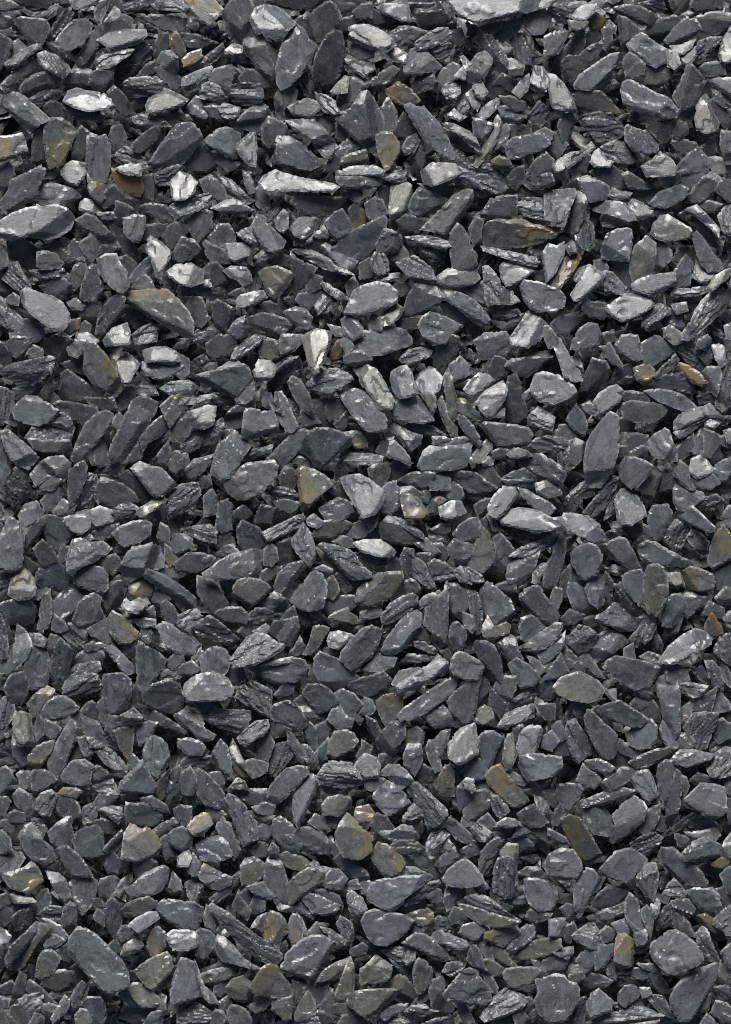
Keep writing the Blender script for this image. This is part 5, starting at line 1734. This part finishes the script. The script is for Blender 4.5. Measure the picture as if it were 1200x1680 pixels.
5b 60,37 64,33 69,37 68,48 66,56 64,57 64,48 61,42
6b 66,35 70,29 73,32 72,38 70,42 68,40
5s 74,27 78,20 82,16 87,21 90,26 86,29 80,28
4b 90,24 96,22 106,23 111,29 113,34 107,38 101,38 96,32
6b 101,24 107,23 111,28 105,28
4s 80,31 86,29 92,30 96,36 94,40 88,38 82,35
4b 80,40 84,38 92,46 96,54 88,52 82,47
4b 8,36 12,33 16,34 18,40 12,41
4s 5,28 12,28 16,28 15,31 8,31
7b 0,43 4,42 11,42 9,47 5,54 0,54
5s 15,54 20,50 26,46 30,46 34,53 36,59 32,62 26,62 19,58
4n 34,52 38,48 43,51 41,56 36,58
5o 43,66 44,56 46,52 50,52 55,56 56,64 55,73 50,75 43,73
6b 67,58 72,55 78,50 83,49 90,53 96,58 100,64 101,69 96,73 88,76 78,79 74,78 73,74 68,69 66,64
5b 79,93 82,87 88,80 98,75 108,72 113,70 112,78 107,86 102,95 97,103 92,109 86,110 81,103 79,98
4s 97,52 101,48 104,50 106,57 110,65 112,71 108,71 102,66 98,60
5s 106,45 110,41 116,35 122,31 128,33 128,44 122,50 116,51 110,48
5b 112,64 116,60 122,55 130,55 130,80 122,78 116,72
5b -9,82 -2,80 4,78 10,79 13,83 18,84 20,88 20,95 16,102 12,108 6,110 0,110 -7,104 -10,96 -7,90
6b 25,96 28,91 33,88 36,91 42,96 41,102 34,105 28,107 25,102
4b 19,70 23,65 29,62 31,68 28,76 24,79 21,74
6s 11,77 14,74 19,74 20,77 14,79
4g 13,79 19,78 22,77 24,81 20,84 14,84
7s 3,64 8,62 16,61 16,65 12,69 7,67
4b -3,70 2,66 8,67 12,71 9,77 2,79 -3,78
4b 31,76 30,68 34,60 42,59 43,64 36,74
4s 37,74 38,67 42,67 43,74 46,78 44,82 40,80
4b 46,92 50,87 55,86 60,90 58,94 50,100 46,97
4s 65,94 70,93 75,94 79,102 82,108 76,106 70,100
5s 24,112 36,107 50,103 62,101 74,106 68,109 50,111 30,114
4s 14,104 19,96 24,94 24,104 22,112 14,114
3b 24,86 28,80 34,81 40,84 36,88 28,88
3b 66,80 70,78 76,84 80,92 74,92 68,86
2s 40,86 46,80 54,79 62,84 66,88 58,88 50,86 44,89
6b 60,88 66,88 67,92 62,94
4b 106,106 110,97 116,98 120,102 126,108 118,112 112,108
4b 108,88 116,86 124,90 124,96 116,92
5n 112,72 116,72 122,82 124,88 116,84 112,80
4b 113,14 118,9 126,8 128,20 124,28 119,28 116,22
4o 108,7 114,3 118,3 116,8 112,9
3o 96,42 102,40 106,42 114,52 116,56 110,57 104,48
4s 70,46 76,36 80,33 80,42 77,48 72,50
4b 42,46 50,43 53,48 52,52 46,52
4n 58,72 68,72 74,76 72,78 62,75
7n 75,82 78,79 83,78 79,83
3s 40,98 50,99 60,96 66,97 60,102 50,103
4g 98,104 100,98 106,93 104,102
3b 110,24 116,22 120,28 118,34 114,33
4n 92,56 96,54 98,59 100,64 96,60
4b 55,76 62,76 67,78 62,82 56,80
4g 36,114 60,111 72,109 70,114 56,118
4b 100,112 104,106 110,112 106,117
4n 11,48 16,45 18,50 14,58 11,56
'''

TILT = {1: -32, 2: -28, 3: -20, 4: -8, 5: 3, 6: 11, 7: 15, 8: 18, 9: 20}
TINT = {'b': (.075, .083, .094), 'n': (.078, .083, .087), 'g': (.079, .083, .080), 'o': (.079, .083, .083),
        'r': (.090, .086, .080), 's': (.074, .081, .090), 'w': (.092, .096, .100)}
TINT = {k: tuple(c * .80 for c in v) for k, v in TINT.items()}

stones = []
ox = oy = 0
for line in TRACE.split('\n'):
    p = line.split()
    if not p:
        continue
    if p[0] == 'T':
        ox, oy = int(p[1]), int(p[2])
        continue
    P = np.array([[float(t) for t in q.split(',')] for q in p[1:]]) * 2.5 + [ox, oy]
    P = np.column_stack([P[:, 0] - 600, 840 - P[:, 1]])
    if area(P) < 0:
        P = P[::-1]
    stones.append(dict(P=P, tone=int(p[0][0]), kind=p[0][1], A=abs(area(P)), c=P.mean(0)))

# raster of the bed, 2 units a cell, for stacking
MX, MY = 1700, 2180
GW, GH = MX // 2, MY // 2
HT = np.full((GH, GW), -60.0)           # top surface so far
ST = np.zeros((GH, GW), bool)           # a traced chip covers this cell


def cells(P):
    lo = np.floor((P.min(0) + [MX / 2, MY / 2]) / 2).astype(int)
    hi = np.ceil((P.max(0) + [MX / 2, MY / 2]) / 2).astype(int)
    lo, hi = np.maximum(lo, 0), np.minimum(hi, [GW - 1, GH - 1])
    jx, jy = np.meshgrid(np.arange(lo[0], hi[0] + 1), np.arange(lo[1], hi[1] + 1))
    X, Y = jx * 2 + 1 - MX / 2, jy * 2 + 1 - MY / 2
    m = inside(P, X, Y)
    return jy[m], jx[m], X[m], Y[m]


for i, s in enumerate(stones):
    r = np.random.default_rng(1000 + i)
    tone = s['tone']
    t = TILT[tone] + r.normal(0, 2.5)
    tx = r.normal(0, 5 if tone >= 6 else 11)
    s['gy'] = -math.tan(math.radians(t))
    s['gx'] = math.tan(math.radians(tx))
    size = math.sqrt(s['A'])
    s['th'] = min(20, 7 + size * .22) * r.uniform(.8, 1.2)
    s['lev'] = (tone - 4) * 4.0 + size * .46 + r.normal(0, 5)

order = sorted(range(len(stones)), key=lambda i: stones[i]['lev'])


def grow(P, w):
    a, b = P - np.roll(P, 1, 0), np.roll(P, -1, 0) - P
    n = a / np.maximum(np.hypot(*a.T), 1e-6)[:, None] + b / np.maximum(np.hypot(*b.T), 1e-6)[:, None]
    n = np.column_stack([n[:, 1], -n[:, 0]])
    l = np.hypot(*n.T)
    return P + n / np.maximum(l, .5)[:, None] * (w * np.minimum(2 / np.maximum(l, .5), 2.4))[:, None]


# the lower chips run on a little under the ones that lie over them
for k, i in enumerate(order):
    stones[i]['P'] = grow(stones[i]['P'], .8 + 4.2 * (1 - k / len(order)) ** 1.3)
for i in order:
    s = stones[i]
    cy, cx, X, Y = cells(s['P'])
    rel = s['gx'] * (X - s['c'][0]) + s['gy'] * (Y - s['c'][1])
    z0 = s['lev']
    ov = ST[cy, cx]
    if len(ov) and ov.mean() > .06:
        need = np.percentile((HT[cy, cx] - rel)[ov], 70) + 2
        z0 = max(z0, min(need, z0 + 22))
    s['z0'] = z0
    HT[cy, cx] = np.maximum(HT[cy, cx], z0 + rel)
    ST[cy, cx] = True

# ---------------------------------------------------------------- the chips in between
def random_outline(r, a, b):
    n = r.integers(5, 9)
    ang = np.sort(r.uniform(0, 2 * math.pi, n) * .25 + np.arange(n) / n * 2 * math.pi * .95)
    rad = r.uniform(.78, 1.12, n)
    P = np.column_stack([np.cos(ang) * a * rad, np.sin(ang) * b * rad])
    th = r.uniform(0, math.pi)
    return P @ np.array([[math.cos(th), math.sin(th)], [-math.sin(th), math.cos(th)]])


fill = []
HF = np.full((GH, GW), -66.0)
r = np.random.default_rng(77)


def tint_of(r, kind=None):
    k = kind or r.choice(list('bbbbnnnnsssg'))
    f = r.uniform(.8, 1.2)
    return k, tuple(c * f for c in TINT[k])


def add_fill(x, y, a, b, tmax, cap, minz=-1e9, outside=False):
    P = random_outline(r, a, b) + [x, y]
    gx, gy = np.tan(np.radians(r.normal(0, tmax, 2)))
    cy, cx, X, Y = cells(P)
    if len(cy) < 6:
        return False
    rel = gx * (X - x) + gy * (Y - y)
    th = min(15, 5 + math.sqrt(a * b) * .35) * r.uniform(.8, 1.2)
    z0 = np.percentile(HF[cy, cx] - rel, 62) + th * .75
    st = ST[cy, cx]
    if st.any():
        lim = np.percentile((HT[cy, cx] - rel)[st], 6) - 14
        if z0 > lim:
            z0 = lim
            if z0 < np.percentile(HF[cy, cx] - rel, 30):
                return False
    if z0 + rel.max() > cap + 14:
        return False
    HF[cy, cx] = np.maximum(HF[cy, cx], z0 + rel)
    fill.append((P, gx, gy, z0, th))
    return True


# a layer right under everything
for yy in np.arange(-1000, 1001, 46):
    for xx in np.arange(-760, 761, 52):
        add_fill(xx + r.uniform(-16, 16), yy + r.uniform(-16, 16), r.uniform(30, 46), r.uniform(18, 30), 9, 0)
# the gaps between the traced chips
gapy, gapx = np.nonzero(~ST)
gx0, gy0 = gapx * 2 + 1 - MX / 2, gapy * 2 + 1 - MY / 2
inview = (abs(gx0) < 606) & (abs(gy0) < 846)
vx, vy = gx0[inview], gy0[inview]
for k in range(2800):
    i = r.integers(len(vx))
    big = r.random() < .35
    a = r.uniform(22, 38) if big else r.uniform(14, 24)
    add_fill(vx[i], vy[i], a, a * r.uniform(.22, .55), 26, -30 + 16 * r.random())
# beyond the frame the bed goes on
for k in range(2600):
    x, y = r.uniform(-780, 780), r.uniform(-1020, 1020)
    if abs(x) < 615 and abs(y) < 855:
        continue
    a = r.uniform(18, 46)
    add_fill(x, y, a, a * r.uniform(.4, .8), 13, 22)

# ---------------------------------------------------------------- build
# where the iron stain sits on the chips on which it shows best: place, direction (degrees), reach
STAINS = [(258, 512, 95, .42), (850, 383, 25, -.15), (100, 237, -40, -.05), (515, 795, 190, -.1), (637, 245, -50, -.6),
          (925, 445, 70, -.35), (1185, 900, 50, -.2), (1025, 1560, 80, -.45), (1132, 615, 0, -1), (205, 302, 0, -1),
          (760, 1220, 60, .3), (185, 1000, 0, .0), (160, 640, 110, .35), (335, 12, 80, -.1), (15, 240, 200, -.1),
          (830, 1290, 120, -.2), (70, 1150, 60, .1), (455, 1525, 180, -.2), (632, 1405, 60, .0), (35, 1440, -30, .1),
          (205, 1025, 0, .1), (1110, 385, 0, .2), (975, 45, -60, -.8)]


def sdir_of(s):
    for x, y, a_, t_ in STAINS:
        if np.hypot(s['c'][0] + 600 - x, 840 - s['c'][1] - y) < 26:
            return math.radians(a_), t_
    return None


def build(i, s):
    r = np.random.default_rng(5000 + i)
    k, tone = s['kind'], s['tone']
    f = r.uniform(.78, 1.18) * (1 + .05 * (tone - 4.5))
    tint = tuple(c * f * q for c, q in zip(TINT[k], r.normal(1, .014, 3)))
    stain = {'o': 1.0, 'r': 1.5, 'g': .22}.get(k, 0.0)
    stri = 1.0 if k == 's' else (.35 if r.random() < .3 else 0.0)
    small = s['A'] < 500
    return make_chip(s['P'], s['gx'], s['gy'], s['z0'], s['th'], tint, stain, stri, 9000 + i,
                     (2.7 if k == 's' else 3.2) if not small else 3.4, facets=int(r.integers(0, 3)), relief=1.0 if not small else .7, sdir=sdir_of(s) if stain else None)


big_ids = sorted(range(len(stones)), key=lambda i: -min(stones[i]['A'], 1e9))
frame = lambda s: abs(s['c'][0]) < 600 and abs(s['c'][1]) < 838
big_ids = [i for i in big_ids if frame(stones[i])][:300]
big_set = set(big_ids)
LABELS = {}
# ---------------------------------------------------------------- a label that singles out each of the 300
TONES = {1: 'near-black', 2: 'near-black', 3: 'dark', 4: 'charcoal', 5: 'mid', 6: 'light', 7: 'pale', 8: 'silvery', 9: 'silvery'}
FEAT = {'s': 'layered', 'o': 'ochre-stained', 'r': 'rust-stained', 'g': 'olive-tinged'}
ROWS = ['at the very top', 'near the top', 'an eighth down', 'a quarter down', 'a third down', 'just above mid-height',
        'just below mid-height', 'three fifths down', 'two thirds down', 'three quarters down', 'near the bottom', 'at the very bottom']
COLS = ['by the left edge', 'left of centre', 'in the middle', 'right of centre', 'by the right edge']
info = {}
for rank, i in enumerate(big_ids):
    s = stones[i]
    e = axis(s['P'])
    R_ = s['P'] - s['c']
    u, v = R_ @ e, R_ @ np.array([-e[1], e[0]])
    L_, W_ = np.ptp(u), np.ptp(v)
    asp, fillr = L_ / W_, s['A'] / (L_ * W_)
    ang = math.degrees(math.atan2(e[1], e[0]))
    shape = ('narrow' if asp > 2.5 else 'elongated' if asp > 1.75 else
             'triangular' if fillr < .62 else 'blocky' if fillr > .76 else 'broad')
    lean = '' if asp < 1.4 else ('level' if abs(ang) < 20 else 'upright' if abs(ang) > 70 else 'right-leaning' if ang > 0 else 'left-leaning')
    size = 'very large' if rank < 30 else 'large' if rank < 120 else 'medium'
    t = TONES[s['tone']]
    c_ = {'b': 'blue-grey'}.get(s['kind'], 'grey')
    tone = 'charcoal' if t == 'charcoal' and c_ == 'grey' else t if t in ('silvery', 'near-black') else ('dull ' if t == 'charcoal' else t + ' ') + c_
    rx, ry = int((s['c'][0] + 600) // 240), int((840 - s['c'][1]) // 140)
    info[i] = dict(size=size, lean=lean, shape=shape, tone=tone, feat=FEAT.get(s['kind'], ''), rx=min(4, max(0, rx)), ry=min(11, max(0, ry)))


def words(*p):
    return ' '.join(' '.join(p).split())


def head(n, lean=True):
    return words(n['size'], n['feat'], n['tone'], n['lean'] if lean else '', n['shape'], 'slate chip')


def place(n):
    return COLS[n['rx']] + ', ' + ROWS[n['ry']]


def neighbours(i):
    c = stones[i]['c']
    out = []
    for j, q in enumerate(stones):
        k = q['kind']
        if j == i or not (k in 'orw' or q['tone'] >= 7) or q['A'] < 500:
            continue
        d_ = q['c'] - c
        if np.hypot(*d_) < 95:
            w_ = 'an ochre-stained' if k == 'o' else 'a rusty' if k == 'r' else 'a pale'
            where = ('below' if d_[1] > 0 else 'above') if abs(d_[1]) > abs(d_[0]) else ('left of' if d_[0] > 0 else 'right of')
            out.append((np.hypot(*d_), where + ' ' + w_ + ' chip'))
    return [w_ for _, w_ in sorted(out)]


SPECIAL = [
    (985, 740, 'tall leaf-shaped blue-grey slate chip, pointed at both ends, right of centre'),
    (258, 512, 'long dark slate chip with an ochre-crusted upper edge, left of centre'),
    (850, 383, 'wide dark slate chip with a big olive-brown stain, right of centre'),
    (760, 1220, 'chunky near-white slate chip flecked with ochre in the lower middle'),
    (40, 1195, 'rough pale greenish block of slate by the left edge'),
    (612, 898, 'bright silvery wrinkled slate chip in the very middle'),
    (815, 8, 'long pale slab of slate cut off by the top edge'),
    (165, 1572, 'largest slab near the bottom left corner, blue-grey with stepped layers'),
    (490, 95, 'fin-shaped charcoal slate chip with a pale rim, narrow end down, near the top'),
    (62, 367, 'big smooth potato-shaped blue-grey slate chip by the left edge'),
    (400, 1530, 'long dark blade of layered slate slanting down to the right near the bottom'),
    (700, 1147, 'long straight blue-grey bar of slate slanting up right in the lower middle'),
    (925, 445, 'slanting slate chip with an orange rust-brown tip, right of centre'),
    (637, 245, 'oval slate chip covered in ochre, its narrow end down, near the top'),
    (100, 237, 'broad upright slate chip streaked with ochre in the upper left'),
    (1185, 900, 'slate chip with a brown ochre patch cut by the right edge'),
    (1025, 1560, 'upright blocky ochre-faced slate chip near the bottom right'),
]
for px, py, text in SPECIAL:
    j = min(big_ids, key=lambda i: np.hypot(stones[i]['c'][0] + 600 - px, 840 - stones[i]['c'][1] - py))
    if j not in LABELS and np.hypot(stones[j]['c'][0] + 600 - px, 840 - stones[j]['c'][1] - py) < 30:
        LABELS[j] = text
used = set(LABELS.values())
for i in big_ids:
    if i in LABELS:
        continue
    n = info[i]
    alike = [j for j in big_ids if j != i and head(info[j]) == head(n)
             and abs(info[j]['rx'] - n['rx']) <= 1 and abs(info[j]['ry'] - n['ry']) <= 1]
    cand = [] if alike else [head(n) + ', ' + place(n)]
    nb = neighbours(i)
    for w_ in nb:
        cand += [head(n) + ' ' + w_ + ', ' + place(n), head(n, False) + ' ' + w_ + ', ' + place(n)]
    if alike:
        j = min(alike, key=lambda j: np.hypot(*(stones[j]['c'] - stones[i]['c'])))
        d_ = stones[i]['c'] - stones[j]['c']
        o_ = ('upper' if d_[1] > 0 else 'lower') if abs(d_[1]) > abs(d_[0]) else ('left' if d_[0] < 0 else 'right')
        cand.append('the ' + o_ + ' ' + head(n) + ' of two alike, ' + place(n))
        cand.append(o_ + ' ' + head(n) + ', ' + place(n))
    cand += [head(n) + ', ' + place(n)]
    for k_ in ('upper', 'lower', 'left', 'right', 'tilted', 'worn', 'flat'):
        cand.append(k_ + ' ' + head(n) + ', ' + place(n))
    ok = [c for c in cand if c not in used and len(re.findall(r"[A-Za-z0-9][A-Za-z0-9'-]*", c)) <= 16]
    LABELS[i] = ok[0]
    used.add(ok[0])

for i in sorted(big_ids, key=lambda i: (-stones[i]['c'][1] // 120, stones[i]['c'][0])):
    s = stones[i]
    ch = build(i, s)
    org = (s['c'][0] * S, s['c'][1] * S, (s['z0'] - s['th']) * S)
    me = mesh_from('slate_stone', [ch], org)
    o = bpy.data.objects.new('slate_stone', me)
    o.location = org
    col.objects.link(o)
    o['label'] = LABELS.get(i, 'grey slate chip')
    o['category'] = 'slate chip'
    o['group'] = 'larger slate chips lying on the bed'

rest = [build(i, s) for i, s in enumerate(stones) if i not in big_set]
for k, (P, gx, gy, z0, th) in enumerate(fill):
    kd, tn = tint_of(np.random.default_rng(40000 + k))
    rest.append(make_chip(P, gx, gy, z0, th, tn, {'g': .1}.get(kd, 0), 1.0 if kd == 's' else 0.0,
                          60000 + k, 4.4, facets=1, relief=.2))
gravel = bpy.data.objects.new('slate_gravel', mesh_from('slate_gravel', rest))
col.objects.link(gravel)
gravel['kind'] = 'stuff'
gravel['label'] = 'small grey slate chippings filling the gaps between the larger chips'
gravel['category'] = 'gravel'
print('stones', len(stones), 'fill', len(fill), 'tris', sum(len(c[1]) for c in rest))
